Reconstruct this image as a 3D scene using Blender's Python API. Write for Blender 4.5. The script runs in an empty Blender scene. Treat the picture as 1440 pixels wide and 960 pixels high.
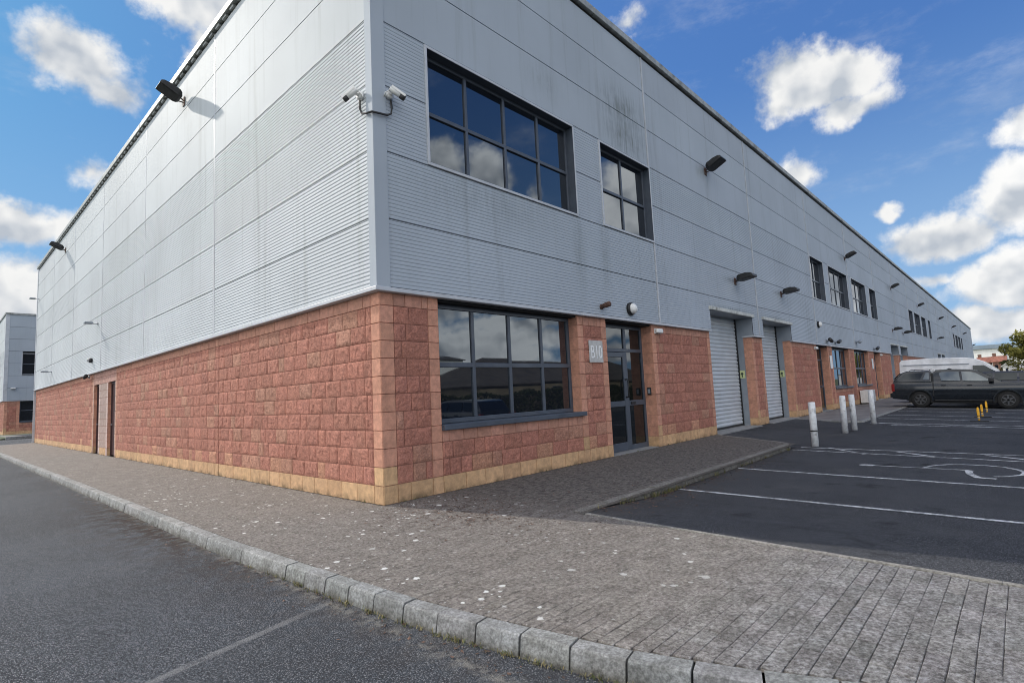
import bpy, bmesh, math, random
from mathutils import Vector, Matrix, noise
random.seed(7)
R = math.radians
scene = bpy.context.scene
col = scene.collection

# ------------------------------------------------------------------ helpers
class MB:
    """collects faces for ONE mesh object; optional per-face tint"""
    def __init__(s):
        s.v = []; s.f = []; s.c = []; s.mi = []; s.sm = []
        s.M = None; s.tint = (1, 1, 1); s.mat = 0; s.smooth = False
    def add(s, verts, faces):
        b = len(s.v)
        if s.M is not None:
            verts = [tuple(s.M @ Vector(q)) for q in verts]
        s.v.extend(verts)
        for f in faces:
            s.f.append(tuple(b + i for i in f)); s.c.append(s.tint); s.mi.append(s.mat); s.sm.append(s.smooth)
    def quad(s, a, b, c, d): s.add([a, b, c, d], [(0, 1, 2, 3)])
    def box(s, x0, x1, y0, y1, z0, z1):
        v = [(x0,y0,z0),(x1,y0,z0),(x1,y1,z0),(x0,y1,z0),(x0,y0,z1),(x1,y0,z1),(x1,y1,z1),(x0,y1,z1)]
        s.add(v, [(0,3,2,1),(4,5,6,7),(0,1,5,4),(1,2,6,5),(2,3,7,6),(3,0,4,7)])
    def prism(s, poly, axis, a, b):
        """extrude a polygon (list of 2-tuples) along axis from a to b"""
        n = len(poly)
        def P(q, t):
            return {0: (t, q[0], q[1]), 1: (q[0], t, q[1]), 2: (q[0], q[1], t)}[axis]
        v = [P(q, a) for q in poly] + [P(q, b) for q in poly]
        fs = [tuple(range(n)), tuple(range(2*n-1, n-1, -1))]
        fs += [(i, (i+1) % n + 0, (i+1) % n + n, i + n) for i in range(n)]
        s.add(v, [tuple(f) for f in fs])
    def tube(s, pts, r, n=8, caps=True):
        pts = [Vector(q) for q in pts]
        rr = r if isinstance(r, (list, tuple)) else [r]*len(pts)
        verts = []; up = Vector((0.13, 0.21, 1))
        for i, q in enumerate(pts):
            d = (pts[min(i+1, len(pts)-1)] - pts[max(i-1, 0)]).normalized()
            a = d.cross(up)
            if a.length < 1e-3: a = d.cross(Vector((1, 0, 0)))
            a.normalize(); b = d.cross(a)
            for k in range(n):
                t = 2*math.pi*k/n
                verts.append(tuple(q + rr[i]*(math.cos(t)*a + math.sin(t)*b)))
        fs = []
        for i in range(len(pts)-1):
            for k in range(n):
                fs.append((i*n+k, i*n+(k+1) % n, (i+1)*n+(k+1) % n, (i+1)*n+k))
        if caps:
            fs.append(tuple(range(n-1, -1, -1))); fs.append(tuple((len(pts)-1)*n+k for k in range(n)))
        o = s.smooth; s.smooth = True; s.add(verts, fs); s.smooth = o
    def lathe(s, prof, c, axis=2, n=20):
        """prof: list of (radius, height) about axis through c"""
        verts = []
        for r, h in prof:
            for k in range(n):
                t = 2*math.pi*k/n; a, b = r*math.cos(t), r*math.sin(t)
                q = {0: (h, a, b), 1: (a, h, b), 2: (a, b, h)}[axis]
                verts.append((c[0]+q[0], c[1]+q[1], c[2]+q[2]))
        fs = []
        for i in range(len(prof)-1):
            for k in range(n):
                fs.append((i*n+k, i*n+(k+1) % n, (i+1)*n+(k+1) % n, (i+1)*n+k))
        if prof[0][0] > 1e-4: fs.append(tuple(range(n-1, -1, -1)))
        if prof[-1][0] > 1e-4: fs.append(tuple((len(prof)-1)*n+k for k in range(n)))
        o = s.smooth; s.smooth = True; s.add(verts, fs); s.smooth = o
    def build(s, name, mats, parent=None, bevel=0, segs=2, fixn=False, flat=False):
        me = bpy.data.meshes.new(name)
        me.from_pydata(s.v, [], s.f)
        if not isinstance(mats, (list, tuple)): mats = [mats]
        for m in mats: me.materials.append(m)
        if len(mats) > 1: me.polygons.foreach_set('material_index', s.mi)
        me.polygons.foreach_set('use_smooth', s.sm)
        at = me.attributes.new('tint', 'FLOAT_COLOR', 'CORNER')
        buf = []
        for f, c in zip(s.f, s.c):
            buf.extend((c[0], c[1], c[2], 1.0)*len(f))
        at.data.foreach_set('color', buf)
        if fixn:
            bm = bmesh.new(); bm.from_mesh(me); bmesh.ops.recalc_face_normals(bm, faces=bm.faces); bm.to_mesh(me); bm.free()
        me.update()
        o = bpy.data.objects.new(name, me); col.objects.link(o)
        if parent is not None: o.parent = parent
        if bevel:
            m = o.modifiers.new('bevel', 'BEVEL'); m.width = bevel; m.segments = segs; m.limit_method = 'ANGLE'; m.angle_limit = R(35)
        return o

def thing(name, label, cat, loc=(0, 0, 0), rotz=0, group=None):
    o = bpy.data.objects.new(name, None); col.objects.link(o)
    o.location = loc; o.rotation_euler = (0, 0, rotz); o.empty_display_size = 0.2
    return tag(o, label, cat, group)
def tag(o, label, cat, group=None):
    o['label'] = label; o['category'] = cat
    if group: o['group'] = group
    return o
def struct(o):
    o['kind'] = 'structure'; return o
def dup(root, loc, rotz, label):
    r = root.copy(); col.objects.link(r); r.location = loc; r.rotation_euler = (0, 0, rotz); r['label'] = label
    for ch in list(root.children):
        c = ch.copy(); col.objects.link(c); c.parent = r
        for g in ch.children:
            d = g.copy(); col.objects.link(d); d.parent = c
    return r

# ------------------------------------------------------------------ materials
class NT:
    def __init__(s, nt): s.nt = nt; s.N = nt.nodes; s.L = nt.links
    def n(s, t, **kw):
        o = s.N.new(t)
        for k, v in kw.items():
            if k == 'inp':
                for kk, vv in v.items(): s.set(o.inputs[kk], vv)
            else: setattr(o, k, v)
        return o
    def set(s, sock, v):
        if isinstance(v, bpy.types.NodeSocket): s.L.new(v, sock)
        elif isinstance(v, bpy.types.Node): s.L.new(v.outputs[0], sock)
        else:
            if sock.type == 'RGBA' and hasattr(v, '__len__') and len(v) == 3: v = (*v, 1)
            sock.default_value = v
    def m(s, op, a, b=None, c=None, clamp=False):
        o = s.N.new('ShaderNodeMath'); o.operation = op; o.use_clamp = clamp
        s.set(o.inputs[0], a)
        if b is not None: s.set(o.inputs[1], b)
        if c is not None: s.set(o.inputs[2], c)
        return o.outputs[0]
    def vm(s, op, a, b=None):
        o = s.N.new('ShaderNodeVectorMath'); o.operation = op
        s.set(o.inputs[0], a)
        if b is not None: s.set(o.inputs[1], b)
        return o.outputs[1] if op in ('LENGTH', 'DISTANCE', 'DOT_PRODUCT') else o.outputs[0]
    def mix(s, f, a, b, mode='MIX'):
        o = s.N.new('ShaderNodeMix'); o.data_type = 'RGBA'; o.blend_type = mode; o.clamp_factor = True
        s.set(o.inputs[0], f); s.set(o.inputs[6], a); s.set(o.inputs[7], b)
        return o.outputs[2]
    def noise(s, vec, scale, detail=4, rough=0.55, out=0):
        o = s.n('ShaderNodeTexNoise'); o.inputs['Scale'].default_value = scale; o.inputs['Detail'].default_value = detail
        o.inputs['Roughness'].default_value = rough
        if vec is not None: s.set(o.inputs['Vector'], vec)
        return o.outputs[out]
    def ramp(s, f, lo, hi, a=0.0, b=1.0, smooth=True):
        o = s.n('ShaderNodeMapRange'); o.interpolation_type = 'SMOOTHSTEP' if smooth else 'LINEAR'
        s.set(o.inputs[0], f)
        for i, v in zip((1, 2, 3, 4), (lo, hi, a, b)): o.inputs[i].default_value = v
        return o.outputs[0]
    def obj(s): return s.n('ShaderNodeTexCoord').outputs['Object']
    def wpos(s): return s.n('ShaderNodeNewGeometry').outputs['Position']
    def scalev(s, vec, sc):
        return s.vm('MULTIPLY', vec, sc)
    def sep(s, vec):
        o = s.n('ShaderNodeSeparateXYZ'); s.set(o.inputs[0], vec); return o.outputs
    def tint(s):
        return s.n('ShaderNodeAttribute', attribute_name='tint').outputs['Color']
    def bump(s, h, strength, dist):
        o = s.n('ShaderNodeBump'); o.inputs['Strength'].default_value = strength; o.inputs['Distance'].default_value = dist
        s.set(o.inputs['Height'], h); return o.outputs[0]

def newmat(name):
    m = bpy.data.materials.new(name); m.use_nodes = True
    k = NT(m.node_tree); return m, k, m.node_tree.nodes['Principled BSDF']

def simple(name, base, rough=0.5, metal=0.0, var=0.12, nscale=6.0, spec=0.5, dirt=None, bump=0.0, usetint=False, coat=0):
    m, k, p = newmat(name)
    v = k.wpos()
    n1 = k.noise(v, nscale, 5)
    c = k.mix(k.ramp(n1, 0.3, 0.7), tuple(x*(1-var) for x in base), tuple(min(1, x*(1+var)) for x in base))
    if usetint: c = k.mix(1.0, c, k.tint(), 'MULTIPLY')
    if dirt:
        c = k.mix(k.m('MULTIPLY', k.ramp(k.noise(v, nscale*0.37, 6, 0.65), 0.5, 0.75), dirt[1]), c, dirt[0])
    k.set(p.inputs['Base Color'], c); p.inputs['Roughness'].default_value = rough; p.inputs['Metallic'].default_value = metal
    p.inputs['Specular IOR Level'].default_value = spec
    k.set(p.inputs['Roughness'], k.ramp(k.noise(v, nscale*2, 3), 0.3, 0.7, max(0, rough-0.07), min(1, rough+0.07)))
    if coat: p.inputs['Coat Weight'].default_value = coat; p.inputs['Coat Roughness'].default_value = 0.05
    if bump: k.set(p.inputs['Normal'], k.bump(k.noise(v, nscale*8, 4), bump, 0.01))
    return m

M = {}
# --- painted steel cladding, streaked with mildew near the windows; soft lamp shadow and dirt put into the colour
def cladding_mat(name, base, stains_and_shade):
    m, k, p = newmat(name)
    v = k.wpos(); x, y, z = k.sep(v)
    big = k.noise(v, 0.35, 3)
    c = k.mix(k.ramp(big, 0.3, 0.7), tuple(q*0.94 for q in base), tuple(q*1.05 for q in base))
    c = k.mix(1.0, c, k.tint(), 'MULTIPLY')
    # faint vertical rain streaks everywhere
    sv = k.scalev(v, (5.0, 5.0, 0.22))
    streak = k.noise(sv, 1.0, 5, 0.6)
    c = k.mix(k.m('MULTIPLY', k.ramp(streak, 0.52, 0.8), 0.30), c, (0.17, 0.18, 0.17))
    fine = k.noise(k.scalev(v, (16, 16, 1.3)), 1.0, 5, 0.7)
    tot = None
    for (sx, sy, sz, wx, wz, amt) in stains_and_shade:
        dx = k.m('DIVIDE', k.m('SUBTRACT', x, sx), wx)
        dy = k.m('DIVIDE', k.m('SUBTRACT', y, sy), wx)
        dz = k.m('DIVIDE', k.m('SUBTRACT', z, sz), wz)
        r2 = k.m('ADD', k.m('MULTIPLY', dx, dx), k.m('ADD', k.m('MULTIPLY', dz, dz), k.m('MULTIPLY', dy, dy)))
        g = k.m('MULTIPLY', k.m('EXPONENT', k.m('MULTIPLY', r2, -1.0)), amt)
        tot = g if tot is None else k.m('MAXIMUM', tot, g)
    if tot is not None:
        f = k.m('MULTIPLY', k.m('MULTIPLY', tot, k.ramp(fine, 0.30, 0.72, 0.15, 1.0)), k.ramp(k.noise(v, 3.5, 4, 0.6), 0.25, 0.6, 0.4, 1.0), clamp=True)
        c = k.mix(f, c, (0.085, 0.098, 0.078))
    k.set(p.inputs['Base Color'], c)
    p.inputs['Roughness'].default_value = 0.72; p.inputs['Metallic'].default_value = 0.0; p.inputs['Specular IOR Level'].default_value = 0.22
    h = k.noise(v, 1.1, 2)
    k.set(p.inputs['Normal'], k.bump(h, 0.06, 0.05))
    return m
stains_and_shade = [(6.95, 0, 8.05, 0.95, 0.5, 0.85), (7.0, 0, 7.45, 0.95, 0.55, 0.8), (3.9, 0, 7.6, 0.5, 0.35, 0.35),
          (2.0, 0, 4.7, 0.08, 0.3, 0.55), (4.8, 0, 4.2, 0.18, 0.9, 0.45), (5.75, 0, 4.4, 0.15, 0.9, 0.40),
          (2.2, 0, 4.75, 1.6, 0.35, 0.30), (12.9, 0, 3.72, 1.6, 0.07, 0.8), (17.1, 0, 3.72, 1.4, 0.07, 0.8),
          (11.35, 0, 7.75, 0.35, 0.18, 0.7), (11.65, 0, 7.4, 0.14, 0.4, 0.5), (12.9, 0, 4.66, 0.5, 0.08, 0.6),  # smudges beside the floodlights: their soft shadow painted in along with dirt
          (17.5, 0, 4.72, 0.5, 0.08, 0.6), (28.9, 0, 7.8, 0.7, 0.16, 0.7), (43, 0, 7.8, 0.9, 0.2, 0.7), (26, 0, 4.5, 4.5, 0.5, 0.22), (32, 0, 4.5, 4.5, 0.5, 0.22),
          (0, 7.9, 8.9, 0.5, 0.22, 0.30), (0, 8.0, 8.3, 0.25, 0.5, 0.22)]  # side floodlight's smudge, painted as shadow and dirt
M['clad'] = cladding_mat('silver_cladding', (0.368, 0.410, 0.458), stains_and_shade)
M['trim'] = simple('silver_trim', (0.47, 0.49, 0.52), 0.5, 0.0, 0.06, 3.0, dirt=((0.22, 0.22, 0.2), 0.35))
M['cladshade'] = simple('cladding_backing', (0.10, 0.105, 0.11), 0.7)
M['capping'] = simple('roof_capping', (0.30, 0.31, 0.30), 0.55, 0.1, 0.2, 5.0, dirt=((0.07, 0.075, 0.055), 0.8))
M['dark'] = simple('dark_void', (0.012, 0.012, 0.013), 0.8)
M['roof'] = simple('roof_sheet', (0.3, 0.31, 0.32), 0.5, 0.2)
# --- split faced block masonry
def masonry(name, rough_bump, mott=1.0):
    m, k, p = newmat(name)
    v = k.wpos()
    t = k.tint()
    n1 = k.noise(v, 9, 6, 0.65)
    c = k.mix(1.0, t, k.mix(k.ramp(n1, 0.3, 0.72), (0.80, 0.80, 0.80), (1.16, 1.15, 1.14)), 'MULTIPLY')
    n2 = k.noise(v, 38, 6, 0.75)
    c = k.mix(mott, c, k.mix(1.0, c, k.mix(k.ramp(n2, 0.34, 0.68), (0.74, 0.71, 0.70), (1.20, 1.22, 1.22)), 'MULTIPLY'))
    grain = k.noise(v, 160, 2)
    c = k.mix(k.m('MULTIPLY', k.ramp(grain, 0.55, 0.75), 0.25), c, (0.45, 0.36, 0.30))
    # soot and algae low down and under the cladding drip
    z = k.sep(v)[2]
    low = k.m('MULTIPLY', k.ramp(z, 0.0, 0.12, 1.0, 0.0), k.ramp(k.noise(v, 2.6, 5, 0.65), 0.4, 0.65))
    c = k.mix(k.m('MULTIPLY', low, 0.75), c, (0.05, 0.047, 0.03))
    bl = k.ramp(k.noise(k.scalev(v, (1.2, 1.2, 0.5)), 1.0, 5, 0.6), 0.52, 0.8)
    c = k.mix(k.m('MULTIPLY', bl, 0.28), c, (0.17, 0.10, 0.075))
    k.set(p.inputs['Base Color'], c); p.inputs['Roughness'].default_value = 0.92; p.inputs['Specular IOR Level'].default_value = 0.2
    h = k.m('ADD', k.noise(v, 42, 6, 0.7), k.m('MULTIPLY', k.noise(v, 170, 2), 0.35))
    k.set(p.inputs['Normal'], k.bump(h, rough_bump, 0.012))
    return m
M['block'] = masonry('split_faced_block', 0.9)
M['smoothblock'] = masonry('smooth_block', 0.14, 0.25)
# --- frames, glass, doors
M['frame'] = simple('slate_frame', (0.062, 0.075, 0.098), 0.38, 0.0, 0.12, 4.0, dirt=((0.2, 0.2, 0.19), 0.15))
def glass(name, tint, ior=1.9, rough=0.015):
    m, k, p = newmat(name)
    v = k.wpos()
    n = k.noise(v, 3.0, 4)
    k.set(p.inputs['Base Color'], k.mix(n, tuple(t*0.6 for t in tint), tint))
    k.set(p.inputs['Roughness'], k.ramp(k.noise(v, 5, 5), 0.4, 0.8, rough, rough*3))
    p.inputs['IOR'].default_value = ior; p.inputs['Specular Tint'].default_value = (0.84, 0.93, 1.0, 1)
    k.set(p.inputs['Normal'], k.bump(k.noise(v, 0.8, 1), 0.04, 0.03))
    return m
M['glass'] = glass('tinted_glass', (0.010, 0.013, 0.020), 2.25)
M['glassdoor'] = glass('door_glass', (0.008, 0.010, 0.011), 1.7)
M['carglass'] = glass('car_glass', (0.008, 0.010, 0.012), 1.42)
M['sideglass'] = glass('car_side_glass', (0.06, 0.07, 0.07), 1.95)
M['shutter'] = simple('shutter_steel', (0.50, 0.53, 0.56), 0.45, 0.15, 0.07, 2.0, dirt=((0.25, 0.24, 0.22), 0.35))
M['jamb'] = simple('jamb_steel', (0.25, 0.28, 0.315), 0.5, 0.1, 0.08, 3.0)
M['lintel'] = simple('stained_lintel', (0.48, 0.49, 0.46), 0.6, 0.0, 0.15, 5.0, dirt=((0.07, 0.065, 0.05), 0.9))
M['reddoor'] = simple('oxblood_door', (0.055, 0.026, 0.027), 0.45, 0.0, 0.15, 3.0)
M['concrete'] = simple('threshold_concrete', (0.24, 0.24, 0.235), 0.9, 0, 0.2, 6.0, bump=0.3)
M['black'] = simple('black_metal', (0.014, 0.014, 0.015), 0.5, 0.0, 0.3, 12.0)
M['blackplastic'] = simple('black_plastic', (0.02, 0.02, 0.021), 0.55, 0, 0.2, 10)
M['rust'] = simple('rusty_steel', (0.10, 0.055, 0.04), 0.8, 0.1, 0.4, 30)
M['whiteplastic'] = simple('white_plastic', (0.72, 0.72, 0.70), 0.4, 0, 0.06, 14, dirt=((0.4, 0.39, 0.35), 0.3))
M['lens'] = simple('lamp_lens', (0.35, 0.36, 0.37), 0.15, 0, 0.1, 8)
M['plate'] = simple('grey_plate', (0.47, 0.46, 0.44), 0.55, 0, 0.1, 14, dirt=((0.3, 0.28, 0.25), 0.4))
M['letter'] = simple('white_letter', (0.78, 0.78, 0.77), 0.5, 0, 0.05, 14)
M['sticker'] = simple('yellow_green_sticker', (0.55, 0.60, 0.30), 0.5, 0, 0.1, 9)
M['stickerdark'] = simple('sticker_symbol', (0.06, 0.09, 0.05), 0.5)
M['bollard'] = simple('white_bollard_paint', (0.66, 0.68, 0.70), 0.55, 0, 0.1, 14.0, dirt=((0.10, 0.095, 0.08), 0.85), bump=0.2)
M['yellow'] = simple('yellow_paint', (0.80, 0.42, 0.02), 0.45, 0, 0.12, 8.0)

# ------------------------------------------------------------------ the long warehouse terrace
FRONT, SIDE = 0, 1
def fp(side, s, d, z):            # s along the wall, d outward, z up
    return (s, -d, z) if side == FRONT else (-d, s, z)
def fbox(mb, side, s0, s1, d0, d1, z0, z1):
    if side == FRONT: mb.box(s0, s1, -d1, -d0, z0, z1)
    else: mb.box(-d1, -d0, s0, s1, z0, z1)
def fquad(mb, side, a, b, c, d):
    mb.quad(fp(side, *a), fp(side, *b), fp(side, *c), fp(side, *d))

H = 0.25
def jit(c, a):
    f = 1 + random.uniform(-a, a)
    return tuple(max(0.01, q*f*(1 + random.uniform(-a*0.12, a*0.12))) for q in c)
RED, ORANGE, PINK, TAN = (0.405, 0.180, 0.132), (0.42, 0.218, 0.155), (0.53, 0.270, 0.188), (0.54, 0.345, 0.195)
MORTAR = (0.31, 0.158, 0.118)

def smooth_block(mb, side, s0, s1, z0, z1, c, d=0.004):
    g = 0.0028; e = 0.004
    a0, a1, b0, b1 = s0+g, s1-g, z0+g, z1-g
    o = [fp(side, *q) for q in ((a0, -0.010, b0), (a1, -0.010, b0), (a1, -0.010, b1), (a0, -0.010, b1))]
    i = [fp(side, *q) for q in ((a0+e, d, b0+e), (a1-e, d, b0+e), (a1-e, d, b1-e), (a0+e, d, b1-e))]
    mb.tint = jit(c, 0.10)
    mb.add(o+i, [(4, 5, 6, 7), (0, 1, 5, 4), (1, 2, 6, 5), (2, 3, 7, 6), (3, 0, 4, 7)])

def rough_block(mb, side, s0, s1, z0, z1, c, n):
    """split face: ragged relief standing proud of the joints"""
    g = 0.005
    nu = max(2, int(n*(s1-s0)/0.25)); nv = n
    seed = Vector((random.uniform(-99, 99), random.uniform(-99, 99), 0))
    v = []
    tl = (random.uniform(-1, 1), random.uniform(-1, 1)); dep = random.uniform(0.004, 0.011)
    for j in range(nv+1):
        for i in range(nu+1):
            u, w = i/nu, j/nv
            s = s0+g+(s1-s0-2*g)*u; z = z0+g+(z1-z0-2*g)*w
            if i in (0, nu) or j in (0, nv): d = 0.0
            else:
                q = Vector((s*7, z*7, 0)) + seed
                edge = min(1, 4.5*min(u, 1-u)*max(1, (s1-s0)/0.25), 4.5*min(w, 1-w))
                d = edge**0.35*(dep + 0.008*noise.noise(q*1.1) + 0.009*noise.noise(q*3.1) + 0.004*(tl[0]*(u-.5)+tl[1]*(w-.5))*2)
                d = max(0.0015, d)
                s += random.uniform(-.004, .004); z += random.uniform(-.004, .004)
            v.append(fp(side, s, d, z))
    mb.tint = jit(c, 0.10)
    W = nu+1
    # returns of the stone into the joint
    q0 = [fp(side, *q) for q in ((s0+g, -0.012, z0+g), (s1-g, -0.012, z0+g), (s1-g, -0.012, z1-g), (s0+g, -0.012, z1-g))]
    q1 = [fp(side, *q) for q in ((s0+g, 0, z0+g), (s1-g, 0, z0+g), (s1-g, 0, z1-g), (s0+g, 0, z1-g))]
    mb.add(q0+q1, [(0, 1, 5, 4), (1, 2, 6, 5), (2, 3, 7, 6), (3, 0, 4, 7)])
    mb.add(v, [(j*W+i, j*W+i+1, (j+1)*W+i+1, (j+1)*W+i) for j in range(nv) for i in range(nu)])

def wall(rb, sb, side, s0, s1, z1=3.0, ql=0.2, qr=0.2, top=True, cap=False):
    """block wall from the ground: tan plinth, split-faced courses, smooth quoins at the ends"""
    sb.tint = MORTAR
    fquad(sb, side, (s0, -0.010, 0), (s1, -0.010, 0), (s1, -0.010, z1), (s0, -0.010, z1))
    nc = int(round(z1/H))
    far = max(abs(s0), 0)
    for i in range(nc):
        za, zb = i*H, min(z1, (i+1)*H)
        pl = (i == 0); tp = (i == nc-1 and (top or cap))
        a, b = s0, s1
        if ql:
            smooth_block(sb, side, a, a+ql, za, zb, TAN if i < 2 else PINK); a += ql
        if qr:
            smooth_block(sb, side, b-qr, b, za, zb, TAN if i < 1 else PINK); b -= qr
        s = a
        off = random.choice((0.22, 0.34, 0.45))
        first = True
        while s < b-0.02:
            if pl: L = 0.42 if not first else off
            elif tp: L = 0.42 if side == SIDE else 0.3
            else: L = random.choice((0.225, 0.42, 0.44, 0.44, 0.44, 0.46)) if side == SIDE else random.choice((0.23, 0.45, 0.45, 0.45))
            if first and not pl: L = off*0.6
            first = False
            e = min(b, s+L)
            if b-e < 0.10: e = b
            if pl: smooth_block(sb, side, s, e, za, zb, TAN)
            elif tp: smooth_block(sb, side, s, e, za, zb, (0.46, 0.24, 0.175))
            else:
                c = RED if random.random() < 0.85 else ORANGE
                if i == 1 and random.random() < 0.35: c = (0.48, 0.25, 0.165)
                dist = s
                n = 8 if dist < 7 else (5 if dist < 14 else (3 if dist < 40 else 2))
                rough_block(rb, side, s, e, za, zb, c, n)
            s = e

def jamb_blocks(sb, side, s, z1, depth, face, low=TAN):
    """side return of an opening at s; face=+1 looks towards +s"""
    for i in range(int(round(z1/H))):
        za, zb = i*H+0.003, (i+1)*H-0.003
        sb.tint = jit(low if i == 0 else PINK, 0.09)
        o = s + 0.001*face
        fquad(sb, side, (o, -0.002, za), (o, -depth, za), (o, -depth, zb), (o, -0.002, zb))
    sb.tint = MORTAR
    fquad(sb, side, (s-0.002*face, -0.004, 0), (s-0.002*face, -depth, 0), (s-0.002*face, -depth, z1), (s-0.002*face, -0.004, z1))

bld = thing('warehouse', 'long two storey warehouse terrace with silver metal cladding over red block walls', 'warehouse')
END = 138.0
UPPER = [(0.93, 4.77, 4), (5.80, 8.00, 2), (22.42, 24.6, 2), (25.6, 29.5, 4), (30.6, 34.3, 4), (35.5, 37.5, 2), (52.0, 54.4, 2), (55.3, 59.0, 4),
         (60.1, 63.3, 4), (65.3, 67.2, 2), (94.0, 96.4, 2), (97.6, 101.6, 4), (102.8, 106.6, 4), (108.0, 110.6, 2)]
ROLL = [(11.1, 14.5), (15.5, 18.7), (41.3, 44.5), (45.5, 48.9), (71.1, 74.5), (75.5, 78.7)]
LOW = [(1.05, 4.65, 4, 1.0), (25.1, 28.6, 4, 1.0), (29.9, 33.6, 4, 1.0)]
DOOR = [(5.70, 7.70), (22.4, 24.3), (35.3, 37.3)]
rb, sb = MB(), MB()
solid = [(0, 1.05), (4.65, 5.7), (7.7, 11.1), (14.5, 15.5), (18.7, 22.4), (24.3, 25.1), (28.6, 29.9), (33.6, 35.3), (37.3, 41.3), (44.5, 45.5), (48.9, 71.1), (74.5, 75.5), (78.7, END)]
for a, b in solid:
    w = b-a
    wall(rb, sb, FRONT, a, b, 3.0, 0.23 if a == 0 else min(0.2, w*0.3), min(0.2, w*0.3))
for a, b, n, z in LOW:
    wall(rb, sb, FRONT, a, b, 1.0, 0, 0, cap=True)
for a, b in [(q[0], q[1]) for q in LOW]:
    jamb_blocks(sb, FRONT, a, 3.0, 0.3, 1); jamb_blocks(sb, FRONT, b, 3.0, 0.3, -1, PINK)
for a, b in DOOR:
    jamb_blocks(sb, FRONT, a, 3.0, 0.4, 1); jamb_blocks(sb, FRONT, b, 3.0, 0.4, -1)
for a, b in ROLL:
    jamb_blocks(sb, FRONT, a, 3.0, 0.28, 1); jamb_blocks(sb, FRONT, b, 3.0, 0.28, -1)
# the side wall, with its two steel doors
wall(rb, sb, SIDE, 0, 6.12, 3.0, 0.22, 0)
wall(rb, sb, SIDE, 6.14, 15.42, 3.0, 0, 0.1)
wall(rb, sb, SIDE, 19.08, 34.8, 3.0, 0.1, 0.2)
sb.tint = MORTAR
for i in range(12):                                # door bay of pale smooth blocks
    za, zb = i*H, (i+1)*H
    if i < 10:
        smooth_block(sb, SIDE, 15.42, 15.56, za, zb, (0.46, 0.30, 0.24)); smooth_block(sb, SIDE, 18.92, 19.08, za, zb, (0.46, 0.30, 0.24))
        smooth_block(sb, SIDE, 16.62, 16.82, za, zb, (0.52, 0.40, 0.36)); smooth_block(sb, SIDE, 17.82, 18.03, za, zb, (0.52, 0.40, 0.36))
        smooth_block(sb, SIDE, 16.82, 17.82, za, zb, TAN if i == 0 else (0.36, 0.27, 0.24), d=0.002)
    else:
        for q in range(9): smooth_block(sb, SIDE, 15.42+q*0.4066, 15.42+(q+1)*0.4066, za, zb, (0.42, 0.25, 0.21))
sb.tint = MORTAR
for a, b, za, zb in ((15.42, 15.56, 0, 2.5), (16.62, 18.03, 0, 2.5), (18.92, 19.08, 0, 2.5), (15.42, 19.08, 2.5, 3.0)):
    fquad(sb, SIDE, (a, -0.006, za), (b, -0.006, za), (b, -0.006, zb), (a, -0.006, zb))
for s, f in ((15.56, 1), (16.62, -1), (18.03, 1), (18.92, -1)):
    jamb_blocks(sb, SIDE, s, 2.5, 0.3, f)
rb.smooth = False
rb.build('split_faced_wall', M['block'], bld, fixn=False)
sb.build('smooth_quoins', M['smoothblock'], bld)

# --- cladding
LBAY = [0.0, 6.24, 11.9, 17.55, 23.2, 28.9, 34.8]
FBAY = [0.0, 8.03, 15.1, 22.35, 29.9, 37.2]
while FBAY[-1] < END-9: FBAY.append(FBAY[-1]+7.4)
FBAY.append(END)
CD = 0.08
def rib_panel(mb, side, s0, s1, z0, z1):
    mb.tint = jit((1.30, 1.25, 1.17) if side == SIDE else (1, 1, 1), 0.025)  # side panels tinted lighter and warmer: sunlit brightness put into the colour
    prof = [(-0.02+CD, z0+0.009), (CD, z0+0.009)]
    z = z0+0.012
    dp = (0.0070 if s0 < 12 else 0.004) if side == SIDE else (0.0045 if s0 < 20 else 0.003)
    while z + 0.0575 < z1-0.002:
        prof += [(CD, z+0.020), (CD-dp, z+0.042), (CD-dp, z+0.048), (CD, z+0.053)]
        z += 0.0572
    prof += [(CD, z1-0.009), (CD-0.02, z1-0.009)]
    v = [fp(side, s0, d, q) for d, q in prof] + [fp(side, s1, d, q) for d, q in prof]
    n = len(prof)
    mb.add(v, [(i, i+n, i+n+1, i+1) for i in range(n-1)])
def flat_panel(mb, side, s0, s1, z0, z1):
    mb.tint = jit((1.30, 1.25, 1.17) if side == SIDE else (1, 1, 1), 0.025)  # same sunlit lift painted into the flat side panels
    fbox(mb, side, s0, s1, CD-0.02, CD, z0+0.009, z1-0.009)
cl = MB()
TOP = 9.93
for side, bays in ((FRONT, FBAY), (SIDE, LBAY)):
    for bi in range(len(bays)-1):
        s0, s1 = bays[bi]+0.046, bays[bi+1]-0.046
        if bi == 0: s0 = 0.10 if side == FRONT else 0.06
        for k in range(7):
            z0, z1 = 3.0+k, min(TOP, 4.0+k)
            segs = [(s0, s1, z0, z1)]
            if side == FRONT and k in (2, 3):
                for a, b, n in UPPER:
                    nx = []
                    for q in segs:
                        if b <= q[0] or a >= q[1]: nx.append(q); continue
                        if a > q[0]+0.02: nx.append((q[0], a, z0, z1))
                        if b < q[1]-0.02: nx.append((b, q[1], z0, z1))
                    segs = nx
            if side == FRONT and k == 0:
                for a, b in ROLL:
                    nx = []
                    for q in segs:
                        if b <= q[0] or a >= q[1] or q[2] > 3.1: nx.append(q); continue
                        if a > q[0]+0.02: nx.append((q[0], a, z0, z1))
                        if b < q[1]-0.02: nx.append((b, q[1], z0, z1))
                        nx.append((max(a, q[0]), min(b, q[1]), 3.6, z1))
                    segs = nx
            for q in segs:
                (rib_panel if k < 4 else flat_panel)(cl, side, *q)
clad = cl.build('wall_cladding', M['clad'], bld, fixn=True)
bk = MB()
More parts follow.
